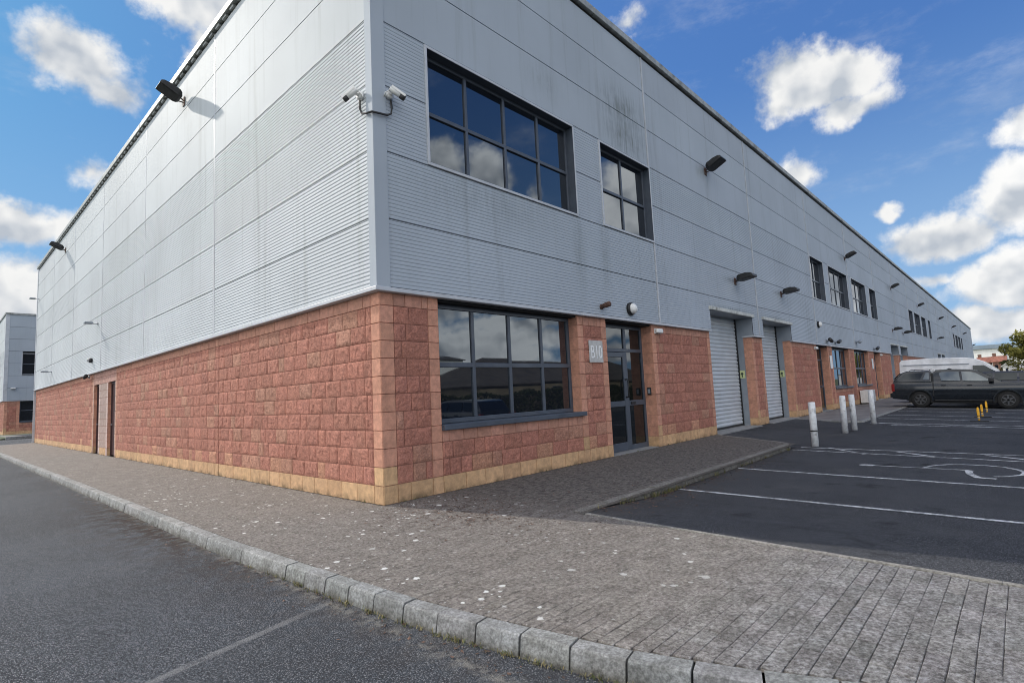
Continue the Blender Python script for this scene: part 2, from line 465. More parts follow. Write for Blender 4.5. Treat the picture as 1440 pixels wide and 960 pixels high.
def backing(side, s0, s1, z0, z1): fbox(bk, side, s0, s1, 0.02, 0.055, z0, z1)
xs = [0.0]
for a, b in ROLL:
    backing(FRONT, xs[-1], a, 3.0, 3.6); xs.append(b)
backing(FRONT, xs[-1], END, 3.0, 3.6); backing(FRONT, 0, END, 3.6, 5.04); backing(FRONT, 0, END, 6.96, 9.98)
xs = [0.0]
for a, b, n in UPPER:
    backing(FRONT, xs[-1], a, 5.04, 6.96); xs.append(b)
backing(FRONT, xs[-1], END, 5.04, 6.96)
backing(SIDE, 0.0, 34.8, 3.0, 9.98)
bk.build('cladding_rail', M['cladshade'], bld)
# joint strips, corner post, drip flashing, capping
for side, bays in ((FRONT, FBAY), (SIDE, LBAY)):
    for s in bays[1:-1]:
        low = 3.0
        hi = TOP
        for (a, b) in ([(low, hi)] if not (side == FRONT and any(u[0] < s < u[1] for u in UPPER)) else [(low, 5.0), (7.0, hi)]):
            j = MB(); pr = 0.010 if side == FRONT else 0.003
            fbox(j, side, s-0.032, s+0.032, CD-0.01, CD+pr, a, b)
            if side == FRONT: fbox(j, side, s-0.012, s+0.012, CD+pr, CD+pr+0.008, a, b)
            j.build('joint_strip', M['trim'], bld)
cp = MB()
cp.prism([(-0.095, -0.095), (0.135, -0.095), (0.135, -0.06), (-0.06, -0.06), (-0.06, 0.075), (-0.095, 0.075)], 2, 2.96, TOP)
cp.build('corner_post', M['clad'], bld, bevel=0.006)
ep = MB(); ep.box(-0.10, -0.05, 34.7, 34.86, 2.96, TOP); ep.box(-0.10, 1.5, 34.84, 34.9, 0, TOP)
ep.build('end_post', M['trim'], bld)
dr = MB()
xs = [-0.115]
for a, b in ROLL:
    fbox(dr, FRONT, xs[-1], a, -0.02, 0.105, 2.935, 2.995); xs.append(b)
fbox(dr, FRONT, xs[-1], END, -0.02, 0.105, 2.935, 2.995)
fbox(dr, SIDE, 0.0, 34.8, -0.02, 0.115, 2.935, 2.995)
dr.build('drip_flashing', M['trim'], bld, bevel=0.008)
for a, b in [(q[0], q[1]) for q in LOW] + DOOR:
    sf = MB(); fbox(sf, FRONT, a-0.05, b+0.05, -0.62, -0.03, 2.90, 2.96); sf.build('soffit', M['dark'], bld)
gp = MB()
fbox(gp, FRONT, 0.0, END, 0.02, 0.06, TOP+0.02, 10.02); fbox(gp, SIDE, 0.0, 34.8, 0.02, 0.06, TOP+0.02, 10.02)
gp.build('shadow_gap', M['dark'], bld)
ca = MB()
s = -0.16
while s < END:
    e = min(END, s+3.0)
    fbox(ca, FRONT, s+0.004, e-0.004, -0.35, 0.16, 10.0, 10.17); s = e
s = 0.38
while s < 34.8:
    e = min(34.9, s+3.0)
    fbox(ca, SIDE, s+0.004, e-0.004, -0.35, 0.16, 10.0, 10.17); s = e
ca.build('roof_capping', M['capping'], bld, bevel=0.015)
# bracket teeth catching the sun along the side eaves
s = 0.4
while s < 34.6:
    tb = MB(); fbox(tb, SIDE, s, s+0.20, 0.06, 0.13, TOP+0.01, 9.998); s += 0.42
    tb.build('eaves_bracket', M['capping'], bld)
ro = MB(); ro.box(0.36, END-0.1, 0.36, 34.7, 9.85, 10.02)
ro.build('roof', M['roof'], bld)
core = MB(); core.box(0.45, END-0.05, 0.66, 34.6, 0, 9.83); core.build('filler_core', M['dark'], bld)  # solid core added to stop light leaking through the building

# --- glazing
def window(side, s0, s1, z0, z1, ncol, zt, rec, upper, fw=0.06, parent=bld):
    """frame mesh with its panes, trim or sill as sub-parts"""
    f = MB(); d0, d1 = -rec-0.05, -rec
    fbox(f, side, s0, s1, d0, d1, z0, z0+fw); fbox(f, side, s0, s1, d0, d1, z1-fw, z1)
    fbox(f, side, s0, s0+fw, d0, d1, z0+fw, z1-fw); fbox(f, side, s1-fw, s1, d0, d1, z0+fw, z1-fw)
    ws = [s0+(s1-s0)*i/ncol for i in range(ncol+1)]
    for q in ws[1:-1]: fbox(f, side, q-fw*0.5, q+fw*0.5, d0, d1, z0+fw, z1-fw)
    for i in range(ncol):
        a = ws[i]+(fw if i == 0 else fw*0.5); b = ws[i+1]-(fw if i == ncol-1 else fw*0.5)
        fbox(f, side, a, b, d0, d1+0.004, zt-fw*0.55, zt+fw*0.55)
    o = f.build('window', M['frame'], parent, bevel=0.006)
    g = MB()
    for i in range(ncol):
        for za, zb in ((z0, zt), (zt, z1)):
            t = [random.uniform(-.0035, .0035) for _ in range(3)]
            dd = -rec-0.028
            fquad(g, side, (ws[i], dd+t[0], za), (ws[i+1], dd+t[1], za), (ws[i+1], dd+t[1]+t[2], zb), (ws[i], dd+t[0]+t[2], zb))
    g.build('pane', M['glass'], o)
    if upper:
        t = MB(); w = 0.045; fr = CD+0.022
        for a, b, za, zb in ((s0-w, s1+w, z0-w, z0), (s0-w, s1+w, z1, z1+w), (s0-w, s0, z0, z1), (s1, s1+w, z0, z1)):
            fbox(t, side, a, b, 0.0, fr, za, zb)
        t.build('window_trim', M['trim'], o, bevel=0.004)
        rv = MB(); k = 0.004
        fbox(rv, side, s0, s0+k, -rec-0.04, fr-0.004, z0, z1); fbox(rv, side, s1-k, s1, -rec-0.04, fr-0.004, z0, z1)
        fbox(rv, side, s0+k, s1-k, -rec-0.04, fr-0.004, z1-k, z1); fbox(rv, side, s0+k, s1-k, -rec-0.04, fr-0.004, z0, z0+k)
        rv.build('reveal', M['frame'], o)
    else:
        t = MB()
        fbox(t, side, s0-0.01, s1+0.10, -rec-0.04, 0.07, z0-0.09, z0-0.004)
        t.build('sill', M['frame'], o, bevel=0.01)
    return o
for a, b, n in UPPER: window(FRONT, a, b, 5.055, 6.94, n, 5.96, 0.07, True)
for a, b, n, z in LOW: window(FRONT, a+0.01, b-0.01, 1.01, 2.90, n, 1.93, 0.20, False, fw=0.07)

def entrance(s0, s1, rec=0.28):
    d0, d1 = -rec-0.05, -rec
    fr = MB(); fw = 0.07
    sm = s0+(s1-s0)*0.60
    fbox(fr, FRONT, s0, s0+fw, d0, d1, 0, 2.9); fbox(fr, FRONT, s1-fw, s1, d0, d1, 0, 2.9)
    fbox(fr, FRONT, s0+fw, s1-fw, d0, d1, 2.82, 2.9); fbox(fr, FRONT, s0+fw, s1-fw, d0, d1, 2.27, 2.35)
    fbox(fr, FRONT, sm-0.05, sm+0.05, d0, d1-0.002, 0, 2.27); fbox(fr, FRONT, sm-0.05, sm+0.05, d0, d1-0.002, 2.35, 2.82)
    fbox(fr, FRONT, sm+0.05, s1-fw, d0, d1-0.003, 1.02, 1.14); fbox(fr, FRONT, sm+0.05, s1-fw, d0, d1-0.003, 0, 0.12)
    fo = fr.build('entrance_frame', M['frame'], bld, bevel=0.006)
    g = MB(); fquad(g, FRONT, (s0, d0+0.02, 2.3), (s1, d0+0.02, 2.3), (s1, d0+0.022, 2.85), (s0, d0+0.022, 2.85))
    fquad(g, FRONT, (sm, d0+0.021, 0), (s1, d0+0.018, 0), (s1, d0+0.018, 2.3), (sm, d0+0.021, 2.3)); g.build('pane', M['glassdoor'], fo)
    lf = MB(); a, b = s0+fw+0.006, sm-0.056; e0, e1 = d0+0.004, d1+0.012; w = 0.10
    fbox(lf, FRONT, a, a+w, e0, e1, 0.015, 2.26); fbox(lf, FRONT, b-w, b, e0, e1, 0.015, 2.26)
    fbox(lf, FRONT, a+w, b-w, e0, e1-0.002, 2.15, 2.26); fbox(lf, FRONT, a+w, b-w, e0, e1-0.002, 0.015, 0.20); fbox(lf, FRONT, a+w, b-w, e0, e1-0.002, 1.02, 1.14)
    lo = lf.build('door', M['frame'], bld, bevel=0.006)
    g = MB(); fquad(g, FRONT, (a+w, e0+0.03, 0.2), (b-w, e0+0.03, 0.2), (b-w, e0+0.034, 2.16), (a+w, e0+0.034, 2.16)); g.build('pane', M['glassdoor'], lo)
    h = MB(); hx = b-0.05
    h.tube([fp(FRONT, hx, e1, 1.22), fp(FRONT, hx, e1+0.06, 1.22), fp(FRONT, hx, e1+0.07, 1.25), fp(FRONT, hx, e1+0.07, 1.60), fp(FRONT, hx, e1+0.06, 1.63), fp(FRONT, hx, e1, 1.63)], 0.016)
    h.build('handle', M['black'], lo)
    l = MB(); fbox(l, FRONT, sm+0.10, sm+0.30, d1-0.003, d1+0.02, 1.05, 1.11); l.build('letter_slot', M['black'], fo)
    th = MB(); fbox(th, FRONT, s0+0.01, s1-0.01, -rec-0.2, -0.01, -0.02, 0.012); th.build('threshold', M['concrete'], bld)
for a, b in DOOR: entrance(a, b)

for (a, b) in ROLL:
    d = -0.52
    prof = []
    z = 0.06
    while z < 3.58:
        prof += [(d, z), (d, z+0.006), (d+0.022, z+0.030), (d+0.026, z+0.075), (d+0.012, z+0.112), (d, z+0.118)]
        z += 0.125
    m = MB(); n = len(prof)
    m.add([fp(FRONT, a+0.02, x, q) for x, q in prof]+[fp(FRONT, b-0.02, x, q) for x, q in prof], [(i, i+n, i+n+1, i+1) for i in range(n-1)])
    so = m.build('roller_shutter', M['shutter'], bld, fixn=True)
    br = MB(); fbox(br, FRONT, a+0.02, b-0.02, d-0.01, d+0.035, 0.0, 0.07); br.build('bottom_rail', M['black'], so)
    for s0, s1 in ((a, a+0.07), (b-0.07, b)):
        gd = MB(); fbox(gd, FRONT, s0, s1, d-0.03, d+0.06, 0.0, 3.58); gd.build('guide_rail', M['black'], so)
        jm = MB(); fbox(jm, FRONT, s0 if s0 == a else b-0.035, a+0.035 if s0 == a else b, d+0.06, -0.275, 0, 2.98); fbox(jm, FRONT, s0 if s0 == a else b-0.035, a+0.035 if s0 == a else b, d+0.06, 0.06, 2.98, 3.58)
        jm.build('door_jamb', M['jamb'], bld)
    jm = MB(); fbox(jm, FRONT, a+0.035, b-0.035, d, 0.055, 3.58, 3.60); jm.build('door_head', M['jamb'], bld)
    ln = MB(); fbox(ln, FRONT, a-0.06, b+0.04, CD-0.01, CD+0.07, 3.575, 3.68); ln.build('lintel', M['lintel'], bld, bevel=0.01)
    kb = MB(); fbox(kb, FRONT, a, b, -0.56, 0.12, -0.2, 0.012); kb.build('threshold', M['concrete'], bld)
for (a, b) in ((14.5, 15.5), (44.5, 45.5)):
    m = MB(); fbox(m, FRONT, a-0.05, b+0.05, -0.3, 0.075, 2.935, 2.99); m.build('pier_cap', M['trim'], bld, bevel=0.006)
# the steel doors of the side wall
for (a, b) in ((15.56, 16.62), (18.03, 18.92)):
    m = MB()
    fbox(m, SIDE, a+0.05, b-0.05, -0.16, -0.12, 0.02, 2.44)
    do = m.build('steel_door', M['reddoor'], bld, bevel=0.004)
    f = MB(); fbox(f, SIDE, a, a+0.05, -0.18, -0.09, 0, 2.5); fbox(f, SIDE, b-0.05, b, -0.18, -0.09, 0, 2.5); fbox(f, SIDE, a+0.05, b-0.05, -0.18, -0.09, 2.44, 2.5)
    f.build('door_frame', M['reddoor'], do)
    h = MB(); h.tube([fp(SIDE, b-0.14, -0.12, 1.05), fp(SIDE, b-0.14, -0.07, 1.05), fp(SIDE, b-0.26, -0.07, 1.05)], 0.012); h.build('handle', M['trim'], do)
    bk2 = MB(); fbox(bk2, SIDE, a, b, -0.3, -0.2, 0, 2.5); bk2.build('door_backing', M['dark'], bld)
vt = MB(); vt.lathe([(0.25, 9.95), (0.25, 10.9), (0.42, 10.92), (0.42, 11.05), (0.1, 11.3), (0.0, 11.32)], (58, 1.0, 0)); vt.build('roof_vent', M['jamb'], bld)

# ------------------------------------------------------------------ fittings on the walls (each one a thing)
OUT = CD - 0.001
def make_flood(name, tilt):
    t = thing(name, '', 'floodlight', group='black floodlights on the warehouse walls')
    b = MB(); b.box(-0.07, 0.07, -0.02, 0, -0.11, 0.11)
    for sx in (-1, 1):
        b.tube([(sx*0.05, -0.01, 0.0), (sx*0.06, -0.06, 0.01), (sx*0.11, -0.13, 0.03)], 0.015, 6)
    b.tube([(-0.15, -0.13, 0.03), (0.15, -0.13, 0.03)], 0.017, 6)
    b.build('bracket', M['rust'], t)
    XF = Matrix.Translation((0, -0.10, 0.02)) @ Matrix.Rotation(R(tilt), 4, 'X') @ Matrix.Scale(0.88, 4)
    h = MB(); h.M = XF
    # tapered housing seen from above and from the side
    def ring(y, w, z0, z1): return [(-w, y, z0), (w, y, z0), (w, y, z1), (-w, y, z1)]
    rs = [ring(0, 0.13, -0.02, 0.07), ring(-0.05, 0.20, -0.04, 0.125), ring(-0.12, 0.245, -0.045, 0.15), ring(-0.38, 0.25, -0.045, 0.135), ring(-0.54, 0.25, -0.045, 0.09), ring(-0.60, 0.24, -0.04, 0.04)]
    v = [q for r in rs for q in r]; f = [(3, 2, 1, 0)]
    for i in range(len(rs)-1):
        for k in range(4): f.append((i*4+k, i*4+(k+1) % 4, (i+1)*4+(k+1) % 4, (i+1)*4+k))
    n = (len(rs)-1)*4; f.append((n, n+1, n+2, n+3))
    h.add(v, f)
    for q in range(5): h.box(-0.14+q*0.06, -0.128+q*0.06, -0.36, -0.12, 0.12, 0.17)
    h.build('housing', M['black'], t, bevel=0.012)
    l = MB(); l.M = XF
    l.box(-0.20, 0.20, -0.54, -0.16, -0.053, -0.044)
    l.build('lens', M['blackplastic'], t, bevel=0.003)
    return t
f0 = make_flood('floodlight', -26); f1 = make_flood('floodlight', -9); used = set()
FL = [(FRONT, 11.62, 7.85, 'black floodlight high on the front wall right of the two-pane upper window'),
      (FRONT, 13.26, 4.66, 'black floodlight on the wall above the left-hand roller shutter'),
      (FRONT, 17.87, 4.72, 'black floodlight on the wall above the second roller shutter'),
      (FRONT, 29.6, 7.9, 'black floodlight high up between the middle row of upper windows'),
      (FRONT, 44.0, 7.85, 'black floodlight high on the front wall, third along the upper line from the corner'),
      (FRONT, 58.2, 7.7, 'black floodlight above the far group of four upper windows'),
      (FRONT, 76.0, 7.7, 'black floodlight high on the far wall past the third group of upper windows'),
      (FRONT, 93.0, 7.7, 'black floodlight above the left end of the furthest upper windows'),
      (FRONT, 114.0, 7.8, 'black floodlight high on the far wall past the last upper windows'),
      (FRONT, 136.5, 6.6, 'black floodlight at the very far end of the front wall'),
      (FRONT, 42.8, 4.66, 'black floodlight above the distant left roller shutter behind the white van'),
      (FRONT, 47.6, 4.66, 'black floodlight above the distant right roller shutter behind the white van'),
      (FRONT, 72.8, 5.3, 'small distant black floodlight low on the far wall below the third group of windows'),
      (SIDE, 8.4, 9.22, 'large black floodlight near the top of the sunlit side wall, nearer of the two'),
      (SIDE, 25.7, 9.15, 'black floodlight at the eaves towards the far end of the sunlit side wall')]
for i, (sd, s, z, lab) in enumerate(FL):
    loc = fp(sd, s, OUT, z); rz = 0 if sd == FRONT else R(-90)
    src = f1 if (sd == FRONT and z < 5.5) else f0
    if src.name not in used: used.add(src.name); src.location = loc; src.rotation_euler = (0, 0, rz); src['label'] = lab
    else: dup(src, loc, rz, lab)

# round bulkhead lamps
def make_bulk(name, ringm='black'):
    t = thing(name, '', 'wall light', group='round bulkhead lamps')
    a = MB(); a.lathe([(0.15, 0), (0.15, -0.05), (0.135, -0.075), (0.115, -0.08), (0.115, -0.05)], (0, 0, 0), 1, 24); a.build('ring', M['black'], t, fixn=True)
    b = MB(); b.lathe([(0.122, -0.05), (0.118, -0.10), (0.095, -0.145), (0.05, -0.168), (0.0, -0.175)], (0, 0, 0), 1, 24); b.build('diffuser', M['whiteplastic'], t, fixn=True)
    return t
b0 = make_bulk('bulkhead_lamp')
BL = [(FRONT, 6.63, 3.22, 'round white lamp with a black ring above the glass entrance door'),
      (FRONT, 22.75, 3.85, 'round white lamp with a black ring on the wall beyond the roller shutters')]
for i, (sd, s, z, lab) in enumerate(BL):
    if i == 0: b0.location = fp(sd, s, OUT, z); b0['label'] = lab
    else: dup(b0, fp(sd, s, OUT, z), 0, lab)
# emergency lights: white boxes on the brick
def make_emerg(name):
    t = thing(name, '', 'wall light', group='white emergency lights beside the doors')
    a = MB(); a.box(-0.16, 0.16, -0.03, 0, -0.065, 0.065); a.build('base', M['whiteplastic'], t, bevel=0.008)
    d = MB(); d.box(-0.15, 0.15, -0.10, -0.03, -0.055, 0.055); d.build('diffuser', M['whiteplastic'], t, bevel=0.025, segs=3)
    return t
e0 = make_emerg('emergency_light')
for i, (s, z, lab) in enumerate([(7.98, 2.79, 'white box light on the brick just right of the nearest entrance door'), (22.2, 2.79, 'white box light on the brick left of the second doorway'), (37.5, 2.79, 'white box light on the brick right of the furthest doorway')]):
    if i == 0: e0.location = (s, -0.004, z); e0['label'] = lab
    else: dup(e0, (s, -0.004, z), 0, lab)
# rusty sounder above the sign
t = thing('wall_sounder', 'small rusty brown sounder on the cladding above the unit sign', 'sounder', fp(FRONT, 5.45, OUT, 3.17))
a = MB(); a.lathe([(0.055, 0), (0.055, -0.03), (0.04, -0.035)], (0, 0, 0), 1, 14); a.build('base', M['rust'], t, fixn=True)
a = MB(); a.M = Matrix.Rotation(R(-10), 4, 'X'); a.lathe([(0.05, -0.03), (0.052, -0.10), (0.058, -0.12), (0.058, -0.22), (0.05, -0.235), (0.0, -0.235)], (0, 0, 0), 1, 16); a.build('body', M['rust'], t, fixn=True)
# small fittings further along
def small_cam(loc, rz, name, label, cat, yaw=0, k=1.0, mat='black'):
    t = thing(name, label, cat, loc, rz)
    a = MB(); a.lathe([(0.055*k, 0), (0.055*k, -0.05*k), (0.02*k, -0.06*k), (0.02*k, -0.16*k)], (0, 0, 0), 1, 12); a.build('mount', M['jamb'], t, fixn=True)
    b = MB(); b.M = Matrix.Translation((0, -0.16*k, 0)) @ Matrix.Rotation(yaw, 4, 'Z') @ Matrix.Rotation(R(-12), 4, 'Y')
    b.lathe([(0.0, -0.14*k), (0.06*k, -0.14*k), (0.07*k, -0.1*k), (0.07*k, 0.20*k), (0.0, 0.2*k)], (0, 0, 0), 0, 12)
    b.build('body', M[mat], t, fixn=True)
    return t
small_cam(fp(FRONT, 24.0, OUT, 3.17), 0, 'security_camera', 'dark camera pointing left above the second doorway', 'camera', R(180), 1.15)
small_cam(fp(FRONT, 25.5, OUT, 3.17), 0, 'security_camera', 'dark camera pointing right above the second doorway', 'camera', 0, 1.15)
small_cam(fp(FRONT, 30.2, OUT, 3.36), 0, 'security_camera', 'pale camera on the wall between the two lower windows of the second unit', 'camera', 0, 1.3, 'jamb')
small_cam(fp(FRONT, 35.0, OUT, 3.12), 0, 'security_camera', 'dark camera above the furthest doorway', 'camera', 0, 1.3)
small_cam(fp(SIDE, 19.3, OUT, 2.84), R(-90), 'security_camera', 'dark camera under the cladding by the side doors', 'camera', 0, 0.9)
def small_lamp(loc, rz, label):
    t = thing('wall_lamp', label, 'wall light', loc, rz, group='small lamps on the side wall')
    a = MB(); a.lathe([(0.04, 0), (0.04, -0.03), (0.018, -0.035), (0.018, -0.2)], (0, 0, 0), 1, 10); a.build('arm', M['jamb'], t, fixn=True)
    b = MB(); b.box(-0.12, 0.12, -0.42, -0.16, -0.02, 0.05); b.build('head', M['jamb'], t, bevel=0.02)
    return t
small_lamp(fp(SIDE, 18.05, OUT, 4.72), R(-90), 'small grey lamp on the side wall, highest one above the two doors')
small_lamp(fp(SIDE, 28.6, OUT, 3.62), R(-90), 'small grey lamp low on the far part of the side wall')
small_lamp(fp(SIDE, 34.2, OUT, 8.15), R(-90), 'small grey lamp high at the far end of the side wall')
t = thing('wall_lamp', 'small black lamp on the side cladding just above the two doors', 'wall light', fp(SIDE, 18.95, OUT, 3.44), R(-90))
a = MB(); a.lathe([(0.09, 0), (0.09, -0.08), (0.07, -0.1)], (0, 0, 0), 1, 14); a.build('base', M['black'], t, fixn=True)
b = MB(); b.lathe([(0.06, -0.1), (0.05, -0.15), (0.0, -0.17)], (0, 0, 0), 1, 14); b.build('lens', M['lens'], t, fixn=True)

# the pair of bullet cameras on the corner post
def bullet(name, label, loc, rz, yaw, pitch):
    t = thing(name, label, 'camera', loc, rz)
    a = MB(); a.lathe([(0.062, 0.005), (0.062, -0.045), (0.055, -0.055), (0.0, -0.056)], (0, 0, 0), 1, 20); a.build('base', M['whiteplastic'], t, fixn=True)
    j = MB(); j.tube([(0, -0.05, 0), (0, -0.085, 0.0), (0, -0.12, 0.015)], 0.022, 10); j.build('arm', M['whiteplastic'], t)
    X = Matrix.Translation((0, -0.125, 0.02)) @ Matrix.Rotation(yaw, 4, 'Z') @ Matrix.Rotation(pitch, 4, 'X')
    b = MB(); b.M = X; b.lathe([(0.0, 0.06), (0.036, 0.058), (0.040, 0.05), (0.040, -0.15)], (0, 0, 0), 1, 18); bo = b.build('body', M['whiteplastic'], t, fixn=True)
    s = MB(); s.M = X
    s.prism([(-0.046, 0.01), (-0.046, 0.044), (0.046, 0.044), (0.046, 0.01), (0.042, 0.01), (0.042, 0.040), (-0.042, 0.040), (-0.042, 0.01)], 1, 0.05, -0.185); s.build('sunshield', M['whiteplastic'], bo)
    l = MB(); l.M = X; l.lathe([(0.0415, -0.115), (0.0415, -0.185), (0.034, -0.19), (0.0, -0.18)], (0, 0, 0), 1, 18); l.build('lens', M['blackplastic'], bo, fixn=True)
    c = MB(); c.M = X; c.tube([(0, 0.05, -0.03), (-0.02, 0.07, -0.10), (0.01, 0.06, -0.16)], 0.010, 6); c.build('cable_tail', M['whiteplastic'], bo)
    return t
bullet('security_camera', 'white bullet camera on the front side of the warehouse corner', (0.19, -0.09, 5.86), 0, R(58), R(34))
bullet('security_camera', 'white bullet camera on the sunlit side of the warehouse corner', (-0.09, 0.19, 5.86), R(-90), R(-52), R(36))
c = MB()
c.tube([(0.20, -0.125, 5.78), (0.215, -0.125, 5.66), (0.20, -0.128, 5.57), (0.13, -0.13, 5.52), (0.0, -0.135, 5.50), (-0.12, -0.12, 5.49), (-0.133, 0.0, 5.51), (-0.13, 0.12, 5.55), (-0.125, 0.18, 5.65), (-0.12, 0.19, 5.78)], 0.016, 8)
tag(c.build('camera_cable', M['blackplastic']), 'black cable looped round the corner post under the two cameras', 'cable')

# unit sign
def text_mesh(body, w, h, depth, mat, parent, name, at, bold=0.02):
    cu = bpy.data.curves.new('lettering', 'FONT'); cu.body = body; cu.size = 1.0; cu.offset = bold; cu.extrude = 0.5
    o = bpy.data.objects.new('lettering', cu); col.objects.link(o)
    bpy.context.view_layer.update()
    me = bpy.data.meshes.new_from_object(o.evaluated_get(bpy.context.evaluated_depsgraph_get()))
    bpy.data.objects.remove(o); bpy.data.curves.remove(cu)
    xs = [v.co.x for v in me.vertices]; ys = [v.co.y for v in me.vertices]
    x0, x1, y0, y1 = min(xs), max(xs), min(ys), max(ys)
    for v in me.vertices:
        x, y, z = v.co
        v.co = (at[0]+((x-x0)/(x1-x0)-0.5)*w, at[1]-depth*(z+0.5), at[2]+((y-y0)/(y1-y0)-0.5)*h)
    me.materials.clear(); me.materials.append(mat)
    o = bpy.data.objects.new(name, me); col.objects.link(o); o.parent = parent
    return o
t = thing('unit_sign', 'square grey plate reading B10 on the brick pier left of the entrance', 'sign', (5.24, -0.018, 2.22))
a = MB(); a.box(-0.25, 0.25, -0.012, 0, -0.23, 0.23); a.build('plate', M['plate'], t, bevel=0.003)
text_mesh('B10', 0.40, 0.27, 0.006, M['letter'], t, 'lettering', (0.01, -0.012, -0.01), 0.0)
def plaque(x, z, label):
    t = thing('wall_plaque', label, 'sign', (x, -0.018, z), group='white plaques beside the second unit doors')
    a = MB(); a.box(-0.2, 0.2, -0.012, 0, -0.3, 0.3); a.build('plate', M['whiteplastic'], t, bevel=0.003)
    b = MB(); b.box(-0.21, 0.21, -0.004, 0.001, -0.31, 0.31); b.build('backing', M['plate'], t)
plaque(24.7, 2.2, 'pale blank plaque on the pier right of the second doorway')
plaque(34.6, 2.2, 'pale blank plaque on the pier left of the furthest doorway')
for x, lab in ((14.46, 'yellow-green safety sticker on the jamb of the nearer roller shutter'), (18.66, 'yellow-green safety sticker on the jamb of the second roller shutter')):
    t = thing('safety_sticker', lab, 'sticker', (x, 0.39, 1.71), group='safety stickers on the shutter jambs')
    a = MB(); a.box(-0.006, 0, -0.095, 0.095, -0.13, 0.13); a.build('plate', M['sticker'], t)
    a = MB(); a.lathe([(0.0, -0.009), (0.045, -0.009), (0.045, -0.006)], (0, 0, 0.02), 0, 16); a.box(-0.009, -0.006, -0.02, 0.02, -0.10, -0.03); a.build('symbol', M['stickerdark'], t)
t = thing('intercom', 'small black intercom panel on the right side of the entrance recess', 'intercom', (7.698, 0.16, 1.33))
a = MB(); a.box(-0.03, 0, -0.05, 0.05, -0.09, 0.09); a.build('case', M['blackplastic'], t, bevel=0.006)
a = MB(); a.box(-0.034, -0.03, -0.03, 0.03, -0.05, 0.05); a.build('panel', M['jamb'], t)
# heater cabinet by the wall of the second unit
t = thing('wall_cabinet', 'low white metal cabinet against the red wall behind the last bollard', 'cabinet', (30.9, -0.05, 0))
a = MB(); a.box(-0.9, 0.9, -0.4, 0, 0.05, 0.72); a.build('case', M['whiteplastic'], t, bevel=0.02)
a = MB(); a.box(-0.8, 0.8, -0.35, -0.05, 0, 0.05); a.build('feet', M['black'], t)
a = MB()
for q in range(7): a.box(-0.8, 0.1, -0.408, -0.4, 0.15+q*0.07, 0.18+q*0.07)
a.build('grille', M['jamb'], t)

# ------------------------------------------------------------------ ground
def lines_mask(): pass
def asphalt(name, base, speck, patches, lightpatch):
    m, k, p = newmat(name)
    v = k.wpos(); x, y, z = k.sep(v)
    big = k.noise(v, 0.33, 5, 0.6); mid = k.noise(v, 2.4, 5, 0.6)
    c = k.mix(k.ramp(big, 0.3, 0.7), tuple(q*0.80 for q in base), tuple(q*1.22 for q in base))
    c = k.mix(k.m('MULTIPLY', k.ramp(mid, 0.45, 0.75), 0.4), c, tuple(q*1.5 for q in base))
    vo = k.n('ShaderNodeTexVoronoi', feature='F1'); vo.inputs['Scale'].default_value = 115; k.set(vo.inputs['Vector'], v)
    cr = k.sep(vo.outputs['Color'])
    st = k.ramp(vo.outputs['Distance'], 0.25, 0.60, 1.0, 0.0)
    c = k.mix(k.m('MULTIPLY', st, k.ramp(cr[0], 0.35, 1.0, 0.0, speck)), c, (0.30, 0.30, 0.31))
    c = k.mix(k.m('MULTIPLY', k.ramp(vo.outputs['Distance'], 0.45, 0.7), 0.65), c, (0.012, 0.012, 0.013))
    vb = k.n('ShaderNodeTexVoronoi', feature='F1'); vb.inputs['Scale'].default_value = 26; k.set(vb.inputs['Vector'], v)
    rare = k.m('MULTIPLY', k.ramp(vb.outputs['Distance'], 0.08, 0.16, 1.0, 0.0), k.ramp(k.sep(vb.outputs['Color'])[1], 0.90, 0.92))
    c = k.mix(k.m('MULTIPLY', rare, 0.8), c, (0.45, 0.45, 0.44))
    c = patches(k, c, v, x, y)
    k.set(p.inputs['Base Color'], c); p.inputs['Roughness'].default_value = 0.9; p.inputs['Specular IOR Level'].default_value = 0.12
    h = k.m('ADD', k.m('MULTIPLY', vo.outputs['Distance'], -1.0), k.m('MULTIPLY', k.noise(v, 60, 3), 0.5))
    k.set(p.inputs['Normal'], k.bump(h, 0.75, 0.006))
    return m
